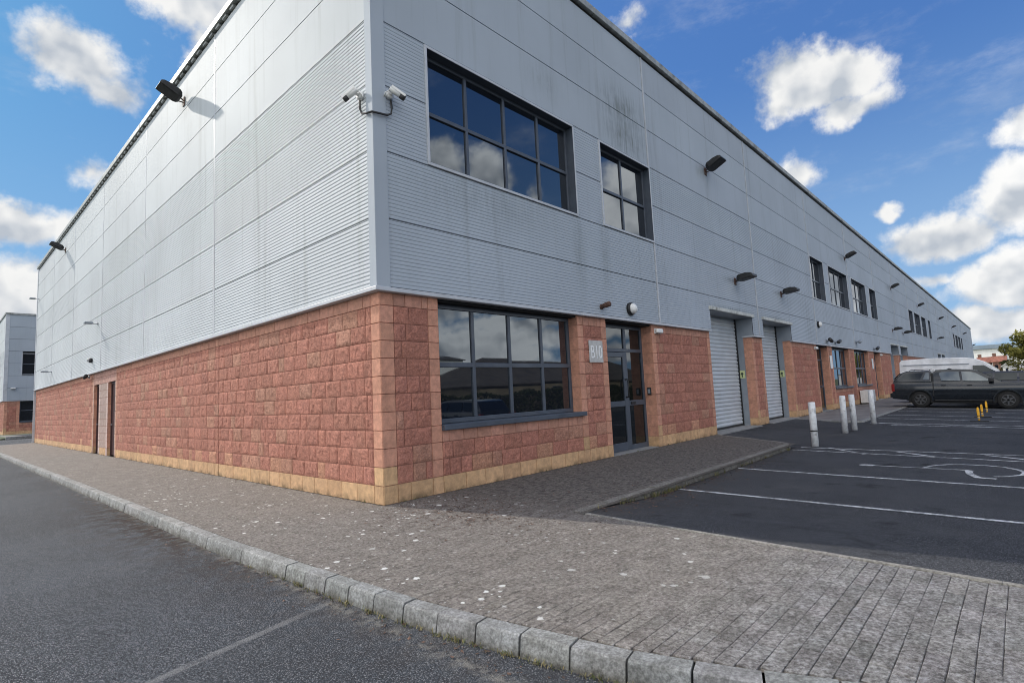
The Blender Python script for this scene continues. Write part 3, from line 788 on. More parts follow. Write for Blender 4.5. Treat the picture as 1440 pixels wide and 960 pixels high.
def road_patches(k, c, v, x, y):
    # seam of an old trench, dirt along the kerb
    nx, ny = 0.2194, -0.9756                      # normal of the seam line
    dd = k.m('ADD', k.m('MULTIPLY', k.m('ADD', x, 3.61), nx), k.m('MULTIPLY', k.m('ADD', y, 2.72), ny))
    dd = k.m('ADD', dd, k.m('MULTIPLY', k.m('SUBTRACT', k.noise(v, 3, 4), 0.5), 0.05))
    f = k.ramp(k.m('ABSOLUTE', dd), 0.02, 0.045, 1.0, 0.0)
    f = k.m('MULTIPLY', f, k.ramp(k.noise(v, 9, 4, 0.7), 0.25, 0.6, 0.25, 1.0))
    c = k.mix(k.m('MULTIPLY', f, 0.6), c, (0.20, 0.20, 0.20))
    newer = k.ramp(dd, -0.02, 0.06, 0.0, 1.0)
    c = k.mix(k.m('MULTIPLY', newer, 0.22), c, (0.045, 0.047, 0.05))
    kx = k.m('ADD', x, 2.1)
    near = k.m('EXPONENT', k.m('MULTIPLY', k.m('ABSOLUTE', kx), -2.6))
    al = k.m('EXPONENT', k.m('MULTIPLY', k.m('POWER', k.m('ABSOLUTE', k.m('DIVIDE', k.m('SUBTRACT', y, 2.5), 3.5)), 2.0), -1.0))
    br = k.m('MULTIPLY', k.m('MULTIPLY', near, k.m('ADD', al, 0.25)), k.ramp(k.noise(v, 5, 6, 0.7), 0.35, 0.62))
    c = k.mix(k.m('MULTIPLY', br, 1.5, clamp=True), c, (0.036, 0.026, 0.022))
    gut = k.m('MULTIPLY', k.m('EXPONENT', k.m('MULTIPLY', k.m('ABSOLUTE', kx), -16.0)), k.ramp(k.noise(v, 12, 6, 0.75), 0.42, 0.62))
    c = k.mix(k.m('MULTIPLY', gut, 0.8), c, (0.19, 0.18, 0.16))
    pw = k.m('MULTIPLY', k.ramp(k.noise(v, 0.8, 6, 0.7), 0.55, 0.75), 0.35)
    c = k.mix(pw, c, (0.13, 0.135, 0.14))
    return c
def lot_patches(k, c, v, x, y):
    w = k.ramp(k.noise(v, 0.9, 6, 0.65), 0.5, 0.72)
    c = k.mix(k.m('MULTIPLY', w, 0.35), c, (0.10, 0.10, 0.10))
    edge = k.m('MULTIPLY', k.m('EXPONENT', k.m('MULTIPLY', k.m('ABSOLUTE', k.m('ADD', y, 2.6)), -2.6)), k.ramp(x, 5.5, 9.0, 1.0, 0.2))
    e2 = k.m('MULTIPLY', edge, k.ramp(k.noise(k.scalev(v, (4, 9, 4)), 1.0, 6, 0.75), 0.38, 0.60))
    c = k.mix(k.m('MULTIPLY', e2, 0.9, clamp=True), c, k.mix(k.noise(v, 20, 4, 0.7), (0.03, 0.024, 0.02), (0.13, 0.115, 0.10)))
    ty = k.m('MULTIPLY', k.ramp(k.noise(k.scalev(v, (3.2, 0.25, 1)), 1.0, 4, 0.6), 0.55, 0.72), 0.30)
    c = k.mix(ty, c, (0.018, 0.018, 0.02))
    pt_ = k.m('MULTIPLY', k.ramp(k.noise(k.scalev(v, (0.5, 0.5, 1)), 1.0, 3, 0.5), 0.54, 0.57), 0.30)
    c = k.mix(pt_, c, (0.075, 0.077, 0.082))
    oil = k.m('MULTIPLY', k.ramp(k.noise(v, 1.6, 4), 0.60, 0.72), 0.6)
    return k.mix(oil, c, (0.012, 0.012, 0.013))
M['road'] = asphalt('road_asphalt', (0.053, 0.061, 0.072), 0.95, road_patches, 0)
M['lot'] = asphalt('car_park_asphalt', (0.052, 0.055, 0.061), 0.6, lot_patches, 0)

def grass_mat():
    m, k, p = newmat('rough_grass'); v = k.wpos()
    c = k.mix(k.ramp(k.noise(v, 0.4, 6, 0.65), 0.35, 0.65), (0.045, 0.075, 0.02), (0.085, 0.095, 0.035))
    k.set(p.inputs['Base Color'], c); p.inputs['Roughness'].default_value = 0.95
    k.set(p.inputs['Normal'], k.bump(k.noise(v, 20, 5), 0.8, 0.05)); return m
M['grass'] = grass_mat()

def sheet(name, poly, z, mat):
    mb = MB(); mb.add([(x, y, z if not callable(z) else z(x, y)) for x, y in poly], [tuple(range(len(poly)))])
    return struct(mb.build(name, mat, fixn=False))
def gridsheet(name, x0, x1, y0, y1, dx, dy, zf, mat):
    nx = max(1, int((x1-x0)/dx)); ny = max(1, int((y1-y0)/dy)); mb = MB(); mb.smooth = True
    v = [(x0+(x1-x0)*i/nx, y0+(y1-y0)*j/ny) for j in range(ny+1) for i in range(nx+1)]
    mb.add([(x, y, zf(x, y)) for x, y in v], [(j*(nx+1)+i, j*(nx+1)+i+1, (j+1)*(nx+1)+i+1, (j+1)*(nx+1)+i) for j in range(ny) for i in range(nx)])
    return struct(mb.build(name, mat))
def ss(a, b, t):
    t = min(1, max(0, (t-a)/(b-a))); return t*t*(3-2*t)
def lotz(x, y):
    z = -0.004 - 0.096*ss(1.0, 3.0, x)
    far = ss(10, 22, x)
    z += far*(0.06 - 0.038*min(9, max(0, -y-3)))
    if x > 9.4: z += (-0.012 - z)*ss(-1.9, -0.25, y)*ss(9.4, 10.6, x)
    return z
sheet('ground', [(-900, -900), (900, -900), (900, 900), (-900, 900)], -0.42, M['grass'])
sheet('road', [(-9.5, -60), (4, -60), (4, -9.05), (-1.2, -7.5), (-1.0, -6.0), (-1.5, -3.0), (-1.8, -1), (-1.8, 70), (-9.5, 70)], -0.12, M['road'])
def carpark():
    mb = MB(); mb.smooth = True
    ys = [-34+0.5*i for i in range(69)]
    ts = [0, 0.25, 0.5, 0.75, 1, 1.25, 1.5, 1.75, 2, 2.5] + [3+i for i in range(27)] + [30+5*i for i in range(24)]
    v = []
    for y in ys:
        xa = 1.0 + (y+2.5)*0.085 if y < -2.5 else 1.0
        v += [(xa+t, y, lotz(1.0+t, y) - (0.04 if y > -2.4 and t < 8 else 0)) for t in ts]
    n = len(ts)
    mb.add(v, [(j*n+i, j*n+i+1, (j+1)*n+i+1, (j+1)*n+i) for j in range(len(ys)-1) for i in range(n-1)])
    return struct(mb.build('car_park', M['lot']))
carpark()
sheet('road_crossing', [(-1.8, 36.5), (60, 36.5), (60, 48.5), (-1.8, 48.5)], -0.116, M['road'])

# kerb stones along the road
KP = [(-2.14, 36), (-2.12, 20), (-2.10, 8), (-2.09, 0), (-2.045, -1.2), (-2.02, -2.0), (-1.98, -3.0), (-1.91, -3.65), (-1.82, -4.28), (-1.71, -4.85), (-1.56, -5.35), (-1.36, -5.85), (-1.05, -6.45), (-0.6, -7.05), (0.05, -7.6), (1.0, -8.15), (2.4, -8.6), (4.0, -8.8)]
def along(poly):
    out = [0]
    for a, b in zip(poly, poly[1:]): out.append(out[-1]+math.dist(a, b))
    return out
def at_len(poly, acc, t):
    for i in range(len(acc)-1):
        if t <= acc[i+1] or i == len(acc)-2:
            f = (t-acc[i])/(acc[i+1]-acc[i]); a, b = poly[i], poly[i+1]
            d = Vector((b[0]-a[0], b[1]-a[1])).normalized()
            return Vector((a[0]+(b[0]-a[0])*f, a[1]+(b[1]-a[1])*f)), d
def kerb_mat():
    m, k, p = newmat('kerb_concrete'); v = k.wpos()
    c = k.mix(1.0, k.tint(), k.mix(k.ramp(k.noise(v, 7, 6, 0.65), 0.3, 0.7), (0.70, 0.69, 0.66), (1.15, 1.15, 1.14)), 'MULTIPLY')
    z = k.sep(v)[2]
    low = k.m('MULTIPLY', k.ramp(z, -0.12, -0.05, 1.0, 0.0), k.ramp(k.noise(v, 8, 5, 0.7), 0.3, 0.6))
    c = k.mix(k.m('MULTIPLY', low, 0.8), c, (0.055, 0.048, 0.032))
    st = k.ramp(k.noise(v, 4.5, 7, 0.75), 0.46, 0.66)
    c = k.mix(k.m('MULTIPLY', st, 0.45), c, (0.10, 0.098, 0.09))
    g2 = k.noise(v, 45, 5, 0.75)
    c = k.mix(1.0, c, k.mix(k.ramp(g2, 0.36, 0.66), (0.62, 0.61, 0.6), (1.35, 1.35, 1.34)), 'MULTIPLY')
    k.set(p.inputs['Base Color'], c); p.inputs['Roughness'].default_value = 0.9
    k.set(p.inputs['Normal'], k.bump(k.noise(v, 60, 6, 0.75), 0.7, 0.008)); return m
M['kerb'] = kerb_mat()
def kerb(name, poly, zt, zb, width, lens, gap=0.013, tone=(0.245, 0.25, 0.25)):
    """stones with a chamfered upper edge; poly is the road-side edge, the pavement lies to the left of travel"""
    mb = MB(); acc = along(poly); t = 0
    while t < acc[-1]-0.05:
        p0, _ = at_len(poly, acc, t); L = lens(p0); e = min(acc[-1], t+L)
        mb.tint = jit(tone, 0.12)
        dz = random.uniform(-.004, .004); do = random.uniform(-.004, .004)
        n = 1 if L < 0.5 else 2
        rings = []
        for i in range(n+1):
            q, d = at_len(poly, acc, t+gap*0.5+(e-t-gap)*i/n); nrm = Vector((d.y, -d.x))     # towards the road
            def P(o, z): return (q.x-nrm.x*(o+do), q.y-nrm.y*(o+do), z)
            rings.append([P(-0.022, zb-0.15), P(-0.016, zb), P(0.0, zt-0.024+dz), P(0.006, zt-0.008+dz), P(0.018, zt+dz), P(width-0.006, zt+dz+0.001), P(width, zt-0.007+dz), P(width, zb-0.15)])
        m = len(rings[0]); v = [a for r in rings for a in r]; f = []
        for i in range(len(rings)-1):
            for k in range(m-1): f.append((i*m+k, (i+1)*m+k, (i+1)*m+k+1, i*m+k+1))
        f.append(tuple(range(m))); f.append(tuple((len(rings)-1)*m+k for k in range(m-1, -1, -1)))
        mb.add(v, f); t = e
    return struct(mb.build(name, M['kerb'], fixn=True))
kerb('kerb', KP, 0.0, -0.12, 0.125, lambda p: 0.33 if p.y < -0.7 else 0.915)
kerb('kerb', [(1.0, -2.53), (8.9, -2.53), (9.15, -2.47), (9.42, -2.31), (9.62, -2.05), (11.05, -0.05)], 0.004, -0.10, 0.12, lambda p: 0.6, tone=(0.19, 0.18, 0.165))
kerb('kerb', [(18.0, -0.05), (16.6, -2.2), (16.9, -2.52), (41.5, -2.52)], -0.01, -0.11, 0.12, lambda p: 0.6)
# flush edging between the paving and the car park
ed = MB()
y = -2.62
while y > -8.2:
    xx = 1.02 + (y+2.5)*0.085
    ed.tint = jit((0.26, 0.25, 0.23), 0.08)
    e = y-0.9
    x2 = 1.02 + (e+2.5)*0.085
    ed.add([(xx-0.05, y-0.004, -0.05), (xx, y-0.004, -0.05), (x2, e, -0.05), (x2-0.05, e, -0.05), (xx-0.05, y-0.004, 0.006), (xx, y-0.004, 0.006), (x2, e, 0.006), (x2-0.05, e, 0.006)],
           [(4, 7, 6, 5), (0, 1, 5, 4), (1, 2, 6, 5), (2, 3, 7, 6), (3, 0, 4, 7)])
    y = e
struct(ed.build('edging', M['kerb'], fixn=True))

# block paving, laid as single pavers 200 x 100
def paver_mat():
    m, k, p = newmat('weathered_pavers'); v = k.wpos(); x, y, z = k.sep(v)
    c = k.mix(1.0, k.tint(), k.mix(k.ramp(k.noise(v, 5, 6, 0.68), 0.3, 0.7), (0.62, 0.60, 0.58), (1.25, 1.25, 1.25)), 'MULTIPLY')
    g2 = k.noise(v, 34, 5, 0.75)
    c = k.mix(1.0, c, k.mix(k.ramp(g2, 0.36, 0.66), (0.48, 0.46, 0.45), (1.5, 1.5, 1.48)), 'MULTIPLY')
    gr = k.noise(v, 95, 3, 0.7)
    c = k.mix(k.m('MULTIPLY', k.ramp(gr, 0.45, 0.75), 0.45), c, (0.36, 0.35, 0.33))
    c = k.mix(k.m('MULTIPLY', k.ramp(gr, 0.42, 0.25, 0.0, 1.0), 0.6), c, (0.03, 0.028, 0.026))
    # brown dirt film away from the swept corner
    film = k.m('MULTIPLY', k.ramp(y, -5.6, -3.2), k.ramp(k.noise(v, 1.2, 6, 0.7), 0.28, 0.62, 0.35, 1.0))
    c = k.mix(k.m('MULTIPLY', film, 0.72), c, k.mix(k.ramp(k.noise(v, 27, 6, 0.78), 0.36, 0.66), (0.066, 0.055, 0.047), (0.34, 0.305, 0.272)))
    blot = k.m('MULTIPLY', k.ramp(k.noise(v, 11, 6, 0.8), 0.50, 0.66), k.ramp(k.noise(v, 1.7, 4, 0.6), 0.35, 0.6))
    c = k.mix(k.m('MULTIPLY', blot, 0.65), c, (0.045, 0.040, 0.036))
    pale = k.m('MULTIPLY', k.ramp(k.noise(v, 17, 6, 0.8), 0.54, 0.68), k.ramp(y, -3.6, -5.6))
    c = k.mix(k.m('MULTIPLY', pale, 0.5), c, (0.42, 0.415, 0.40))
    c = k.mix(k.ramp(y, -4.4, -5.6), c, k.mix(1.0, c, (0.95, 1.0, 1.08), 'MULTIPLY'))
    ent = k.m('MULTIPLY', k.m('MULTIPLY', k.ramp(x, 0.2, 1.6), k.ramp(y, -3.0, -2.2)), k.ramp(k.noise(v, 6, 7, 0.8), 0.30, 0.62, 0.35, 0.95))  # entry paving: shade deepened in the colour together with grime
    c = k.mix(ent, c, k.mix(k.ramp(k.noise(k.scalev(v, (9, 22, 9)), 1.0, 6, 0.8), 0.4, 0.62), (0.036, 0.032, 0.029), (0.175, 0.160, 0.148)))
    rd = k.m('MULTIPLY', k.m('EXPONENT', k.m('MULTIPLY', k.m('ADD', k.m('POWER', k.m('SUBTRACT', x, 0.2), 2.0), k.m('POWER', k.m('MULTIPLY', k.m('ADD', y, 1.2), 0.7), 2.0)), -0.9)), k.ramp(k.noise(v, 8, 6, 0.75), 0.45, 0.65))
    c = k.mix(k.m('MULTIPLY', rd, 0.8), c, (0.055, 0.032, 0.027))
    # lichen: pale rosettes of several sizes
    for sc, th, dens, amt in ((7.0, 0.32, 0.66, 1.0), (13.0, 0.34, 0.74, 0.95), (30.0, 0.34, 0.78, 0.6)):
        vo = k.n('ShaderNodeTexVoronoi', feature='F1'); vo.inputs['Scale'].default_value = sc
        k.set(vo.inputs['Vector'], k.vm('ADD', v, k.scalev(k.vm('SUBTRACT', k.noise(v, 26, 3, 0.6, 1), (0.5, 0.5, 0.5)), (0.06, 0.06, 0.0))))
        cc = k.sep(vo.outputs['Color'])
        rad = k.m('MULTIPLY', k.ramp(cc[0], dens, 1.0, 0.25, 1.0), th*0.72)
        f = k.ramp(k.m('SUBTRACT', vo.outputs['Distance'], rad), -0.05, 0.03, 1.0, 0.0)
        f = k.m('MULTIPLY', f, k.m('GREATER_THAN', cc[0], dens))
        zone = k.ramp(k.noise(v, 0.75, 4, 0.6), 0.36, 0.54)
        zy = k.m('MULTIPLY', k.m('MULTIPLY', k.ramp(y, -5.4, -3.6), k.ramp(y, 2.5, 9.0, 1.0, 0.25)), k.m('MAXIMUM', k.ramp(x, 0.6, 1.6, 1.0, 0.06), k.ramp(y, -2.5, -2.7)))
        c = k.mix(k.m('MULTIPLY', k.m('MULTIPLY', f, k.m('MULTIPLY', zone, zy)), amt), c, (0.72, 0.72, 0.69))
    k.set(p.inputs['Base Color'], c); p.inputs['Roughness'].default_value = 0.93; p.inputs['Specular IOR Level'].default_value = 0.25
    h = k.m('ADD', k.noise(v, 130, 4, 0.75), k.noise(v, 28, 4, 0.7))
    k.set(p.inputs['Normal'], k.bump(h, 1.0, 0.011)); return m
M['paver'] = paver_mat()
M['dirt'] = simple('joint_dirt', (0.085, 0.074, 0.062), 0.95, 0, 0.5, 25, bump=0.6)
def kx(y):
    """inner edge of the road kerb at y"""
    for (a, b) in zip(KP, KP[1:]):
        if a[1] >= y >= b[1]:
            return a[0]+(b[0]-a[0])*(a[1]-y)/(a[1]-b[1]+1e-9)+0.125/max(0.25, abs((b[1]-a[1])/math.dist(a, b)))
    return KP[-1][0]
def prow(y):
    a = kx(y) + 0.004
    if y > 0: b = -0.012
    elif y > -2.41: b = min(9.45 - max(0, (-2.05-y))*0.6, 9.55) if y < -2.05 else 9.5+(y+2.05)*0.70
    else: b = 1.02 + (y+2.5)*0.085 - 0.056
    return a, b
pv = MB()
random.seed(21)
y = 34.95
row = 0
while y > -8.3:
    h = 0.1
    a, b = prow(y-h*0.5); a = max(a, kx(y-0.002), kx(y-h+0.002))
    if a < b-0.05:
        x = a - (0.0 if row % 2 else 0.1) - random.uniform(0, 0.01)
        loose0 = ss(-4.7, -5.6, y)
        while x < b:
            x0, x1 = max(a, x), min(b, x+0.2); x += 0.2
            if x1-x0 < 0.03: continue
            loose = max(loose0, 0.7*ss(0.45, 0.1, x0-a)*ss(0.5, -3.5, y))
            loose *= random.uniform(0.5, 1.0)*(0.25+0.75*ss(-0.35, 0.25, noise.noise(Vector((x0*1.3, y*2.2, 5.0)))))
            bd = 0.0008+0.003*loose
            g = 0.0004 + 0.0016*loose + random.uniform(0, 0.0012*loose); e = 0.0015+0.003*loose
            dz = [random.uniform(-.0006, .0006)*(1+1.5*loose) for _ in range(4)]
            base = random.uniform(-.0006, .0006) * (1 + 2*loose)
            zt = [base+q for q in dz]
            c0, c1, r0, r1 = x0+g*1.5, x1-g*1.5, y-h+g*random.uniform(.7, 1.2), y-g*random.uniform(.7, 1.2)
            pv.tint = jit((0.250, 0.232, 0.212), 0.08+0.08*loose)
            wv = 0.010*noise.noise(Vector((x0*0.9, y*0.6, 3.0)))+0.003*noise.noise(Vector((x0*4, y*4, 9.0))); r0 += wv; r1 += wv
            pv.add([(c0, r0, -0.02), (c1, r0, -0.02), (c1, r1, -0.02), (c0, r1, -0.02),
                    (c0, r0, zt[0]-bd), (c1, r0, zt[1]-bd), (c1, r1, zt[2]-bd), (c0, r1, zt[3]-bd),
                    (c0+e, r0+e, zt[0]), (c1-e, r0+e, zt[1]), (c1-e, r1-e, zt[2]), (c0+e, r1-e, zt[3])],
                   [(8, 9, 10, 11), (4, 5, 9, 8), (5, 6, 10, 9), (6, 7, 11, 10), (7, 4, 8, 11), (0, 1, 5, 4), (1, 2, 6, 5), (2, 3, 7, 6), (3, 0, 4, 7)])
    y -= h; row += 1
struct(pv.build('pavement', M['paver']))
# joint filling just under the paver tops (fuller where dirt has settled)
def jz(x, y): return -0.0022 - 0.0055*max(ss(-4.5, -5.6, y), ss(0.5, 0.1, x-kx(max(-8.2, y)))*ss(0.5, -3.5, y))
jb = MB(); jb.smooth = True
yy = 35.0; prev = None; verts = []; faces = []
ys = []
while yy > -8.3: ys.append(yy); yy -= 0.2 if yy < 3 else 1.0
pts = []
for yv in ys:
    a, b = prow(min(max(yv, -8.25), 34.9))
    if yv > 0.0: b = 0.02
    elif yv > -2.41: b = min(b, 9.5)
    n = 12
    pts.append([(a-0.01+(b-a+0.012)*i/n, yv) for i in range(n+1)])
for r0, r1 in zip(pts, pts[1:]):
    for i in range(12):
        q = [r0[i], r0[i+1], r1[i+1], r1[i]]
        if abs(r0[-1][0]-r1[-1][0]) > 2: 
            lo = min(r0[-1][0], r1[-1][0]); 
            big = r1 if r1[-1][0] > lo+1 else r0
            q = [(big[i][0], r0[i][1]), (big[i+1][0], r0[i][1]), (big[i+1][0], r1[i][1]), (big[i][0], r1[i][1])]
        jb.add([(x, y, jz(x, y)) for x, y in q], [(0, 3, 2, 1)])
struct(jb.build('paving_joints', M['dirt'], fixn=True))
M['paver2'] = simple('far_paving', (0.17, 0.16, 0.155), 0.9, 0, 0.25, 2.0, dirt=((0.07, 0.065, 0.06), 0.5), bump=0.3)
sheet('pavement', [(18.1, 0), (16.75, -2.15), (16.95, -2.42), (41.4, -2.42), (41.4, 0)], -0.012, M['paver2'])
sheet('pavement', [(-0.2, 48.5), (60, 48.5), (60, 53.5), (-0.2, 53.5)], 0.1, M['paver2'])
kerb('kerb', [(-0.2, 48.4), (60, 48.4)], 0.105, -0.12, 0.12, lambda p: 0.9)

# painted markings
def paint_mat():
    m, k, p = newmat('worn_road_paint'); v = k.wpos()
    w = k.m('MULTIPLY', k.ramp(k.noise(v, 6, 6, 0.75), 0.40, 0.62, 1.0, 0.28), k.ramp(k.noise(v, 55, 4, 0.75), 0.34, 0.56, 0.15, 1.0))
    k.set(p.inputs['Base Color'], k.mix(w, (0.06, 0.062, 0.066), (0.78, 0.79, 0.79))); p.inputs['Roughness'].default_value = 0.8
    k.set(p.inputs['Normal'], k.bump(k.noise(v, 140, 3), 0.5, 0.004)); return m
M['paint'] = paint_mat()
def stroke(pts, w, name='road_marking', mb=None):
    own = mb is None
    if own: mb = MB()
    pts = [Vector(q) for q in pts]
    dense = [pts[0]]
    for a, b in zip(pts, pts[1:]):
        n = max(1, int((b-a).length/0.25))
        for i in range(1, n+1): dense.append(a+(b-a)*i/n)
    L = []
    for i, q in enumerate(dense):
        d = (dense[min(i+1, len(dense)-1)]-dense[max(i-1, 0)]).normalized(); n = Vector((-d.y, d.x))*w*0.5
        for s in (1, -1):
            r = q+n*s; L.append((r.x, r.y, lotz(r.x, r.y)+0.006))
    mb.add(L, [(2*i, 2*i+1, 2*i+3, 2*i+2) for i in range(len(dense)-1)])
    if own: return struct(mb.build(name, M['paint']))
stroke([(3.36, -2.6), (3.10, -7.4)], 0.075)
stroke([(5.68, -2.6), (5.27, -7.4)], 0.075)
stroke([(8.78, -2.62), (7.9, -7.4)], 0.07)
stroke([(9.30, -2.66), (8.85, -7.4)], 0.07)
for (a, b) in (((9.38, -3.2), (8.42, -4.05)), ((9.0, -4.5), (8.22, -5.3)), ((8.85, -5.85), (8.1, -6.7))): stroke([a, b], 0.08)
sy = MB()
stroke([(6.84, -4.38), (6.80, -5.15), (6.77, -5.70), (6.70, -5.78)], 0.055, mb=sy)
stroke([(6.72, -5.72), (6.40, -5.75), (6.05, -5.86), (6.01, -6.06)], 0.09, mb=sy)
stroke([(6.80, -5.15), (7.10, -5.23), (7.35, -5.42), (7.43, -5.62), (7.42, -5.9), (7.30, -6.12), (7.05, -6.29), (6.80, -6.36), (6.53, -6.33), (6.30, -6.17), (6.22, -6.03)], 0.06, mb=sy)
hv = [(6.84+0.1*math.cos(t*math.pi/8), -4.36+0.12*math.sin(t*math.pi/8)) for t in range(16)]
sy.add([(x, y, lotz(x, y)+0.0065) for x, y in hv], [tuple(range(16))])
struct(sy.build('wheelchair_marking', M['paint']))
stroke([(16.5, -2.75), (16.3, -8)], 0.09); stroke([(15.9, -3.4), (15.4, -8)], 0.08)
stroke([(16.6, -3.0), (15.75, -4.4)], 0.08); stroke([(16.4, -4.6), (15.6, -5.9)], 0.08)
for x in (18.6, 20.5, 22.9, 25.2): stroke([(x, -2.65), (x-0.25, -8)], 0.09)

# ------------------------------------------------------------------ bollards and folding posts
def bollard(x, y, h, lab, lean, band):
    zg = lotz(x, y)
    t = thing('bollard', lab, 'bollard', (x, y, zg), 0, 'white bollards before the roller shutters')
    t.rotation_euler = (R(lean[0]), R(lean[1]), 0)
    a = MB(); a.lathe([(0.075, -0.1), (0.075, h-0.012), (0.067, h), (0.0, h+0.004)], (0, 0, 0), 2, 24); a.build('post', M['bollard'], t, fixn=True)
    if band:
        b = MB(); b.lathe([(0.0765, band), (0.0775, band+0.01), (0.0765, band+0.03)], (0, 0, 0), 2, 24); b.build('scuff_band', M['black'], t, fixn=True)
bollard(9.66, -2.86, 1.0, 'nearest white bollard, alone left of the other bollards with a dark scuff near its foot', (0, 1.2), 0.33)
bollard(13.09, -2.76, 1.02, 'left bollard of the close pair of white bollards', (0.5, 0.5), 0)
bollard(14.06, -2.80, 1.02, 'right bollard of the close pair of white bollards', (0, 0.3), 0)
bollard(16.30, -2.90, 1.06, 'furthest white bollard, in front of the low white cabinet', (0, 0.0), 0)
def parkpost(x, y, lab):
    t = thing('parking_post', lab, 'parking post', (x, y, lotz(x, y)), 0, 'yellow folding parking posts')
    a = MB(); a.box(-0.13, 0.13, -0.24, 0.22, 0.0, 0.03); a.build('base_plate', M['black'], t, bevel=0.01)
    p = MB(); p.prism([(-0.025, 0.03), (0.025, 0.03), (0.034, 0.34), (0.025, 0.42), (0.0, 0.44), (-0.025, 0.42), (-0.034, 0.34)], 0, -0.03, 0.03); p.build('post', M['yellow'], t, bevel=0.012, fixn=True)
    b = MB(); b.box(-0.033, 0.033, -0.036, 0.036, 0.16, 0.185); b.build('reflector_band', M['black'], t)
    l = MB(); l.lathe([(0.0, -0.045), (0.025, -0.045), (0.025, 0.045), (0.0, 0.045)], (0, 0, 0.1), 0, 10); l.build('lock', M['jamb'], t, fixn=True)
parkpost(18.18, -5.37, 'nearest of the three yellow folding parking posts'); parkpost(20.32, -5.37, 'middle one of the three yellow folding parking posts'); parkpost(22.9, -5.40, 'yellow folding parking post nearest the dark pickup')

# ------------------------------------------------------------------ vehicles: local y runs to the tail, nose towards -y
def carpaint(name, base, metal=0.5, rough=0.3):
    m, k, p = newmat(name); v = k.wpos()
    k.set(p.inputs['Base Color'], k.mix(k.ramp(k.noise(v, 2.2, 5), 0.3, 0.75), tuple(q*0.85 for q in base), tuple(q*1.15 for q in base)))
    p.inputs['Metallic'].default_value = metal; p.inputs['Roughness'].default_value = rough
    p.inputs['Coat Weight'].default_value = 0.55; p.inputs['Coat Roughness'].default_value = 0.05; p.inputs['Specular IOR Level'].default_value = 0.3
    return m
M['greypaint'] = carpaint('gunmetal_paint', (0.014, 0.018, 0.024), 0.2, 0.25); M['whitepaint'] = carpaint('white_van_paint', (0.86, 0.87, 0.89), 0.0, 0.4)
M['navypaint'] = carpaint('navy_paint', (0.012, 0.016, 0.030), 0.3)
M['tyre'] = simple('tyre_rubber', (0.016, 0.016, 0.016), 0.85); M['rim'] = simple('dark_alloy', (0.11, 0.112, 0.117), 0.35, 0.7); M['chrome'] = simple('chrome', (0.6, 0.6, 0.6), 0.15, 1.0)
M['redlens'] = simple('red_lens', (0.22, 0.012, 0.012), 0.2); M['clearlens'] = simple('clear_lens', (0.5, 0.52, 0.54), 0.1)
M['brightrim'] = simple('satin_rim', (0.32, 0.33, 0.34), 0.35, 0.8)

def arch(c, r, n=8, h0=0.28):
    a0 = math.asin(min(0.99, (h0-0.34)/r))
    return [(c + r*math.cos(math.pi-a0-(math.pi-2*a0)*i/n), 0.34 + r*math.sin(math.pi-a0-(math.pi-2*a0)*i/n)) for i in range(n+1)]
def barrel(o, w):
    """round the flanks: cut the mesh into level bands and pull each in towards sill and shoulder"""
    me = o.data; bm = bmesh.new(); bm.from_mesh(me)
    for h in (0.36, 0.45, 0.54, 0.63, 0.70, 0.76, 0.82, 0.88, 0.95, 1.02, 1.08):
        bmesh.ops.bisect_plane(bm, geom=bm.verts[:]+bm.edges[:]+bm.faces[:], plane_co=(0, 0, h), plane_no=(0, 0, 1))
    for v in bm.verts:
        h = v.co.z
        if abs(v.co.x) > 0.6*w and h < 1.3:
            d = 0.0
            if h < 0.60: d = 0.075*((0.60-h)/0.32)**1.4
            elif h < 0.72: d = -0.012*math.sin((h-0.60)/0.12*math.pi)
            elif h > 0.80: d = 0.055*((h-0.80)/0.30)**1.7
            v.co.x -= math.copysign(d, v.co.x)
    for f in bm.faces: f.smooth = True
    bm.to_mesh(me); bm.free()
    me.set_sharp_from_angle(angle=R(28))
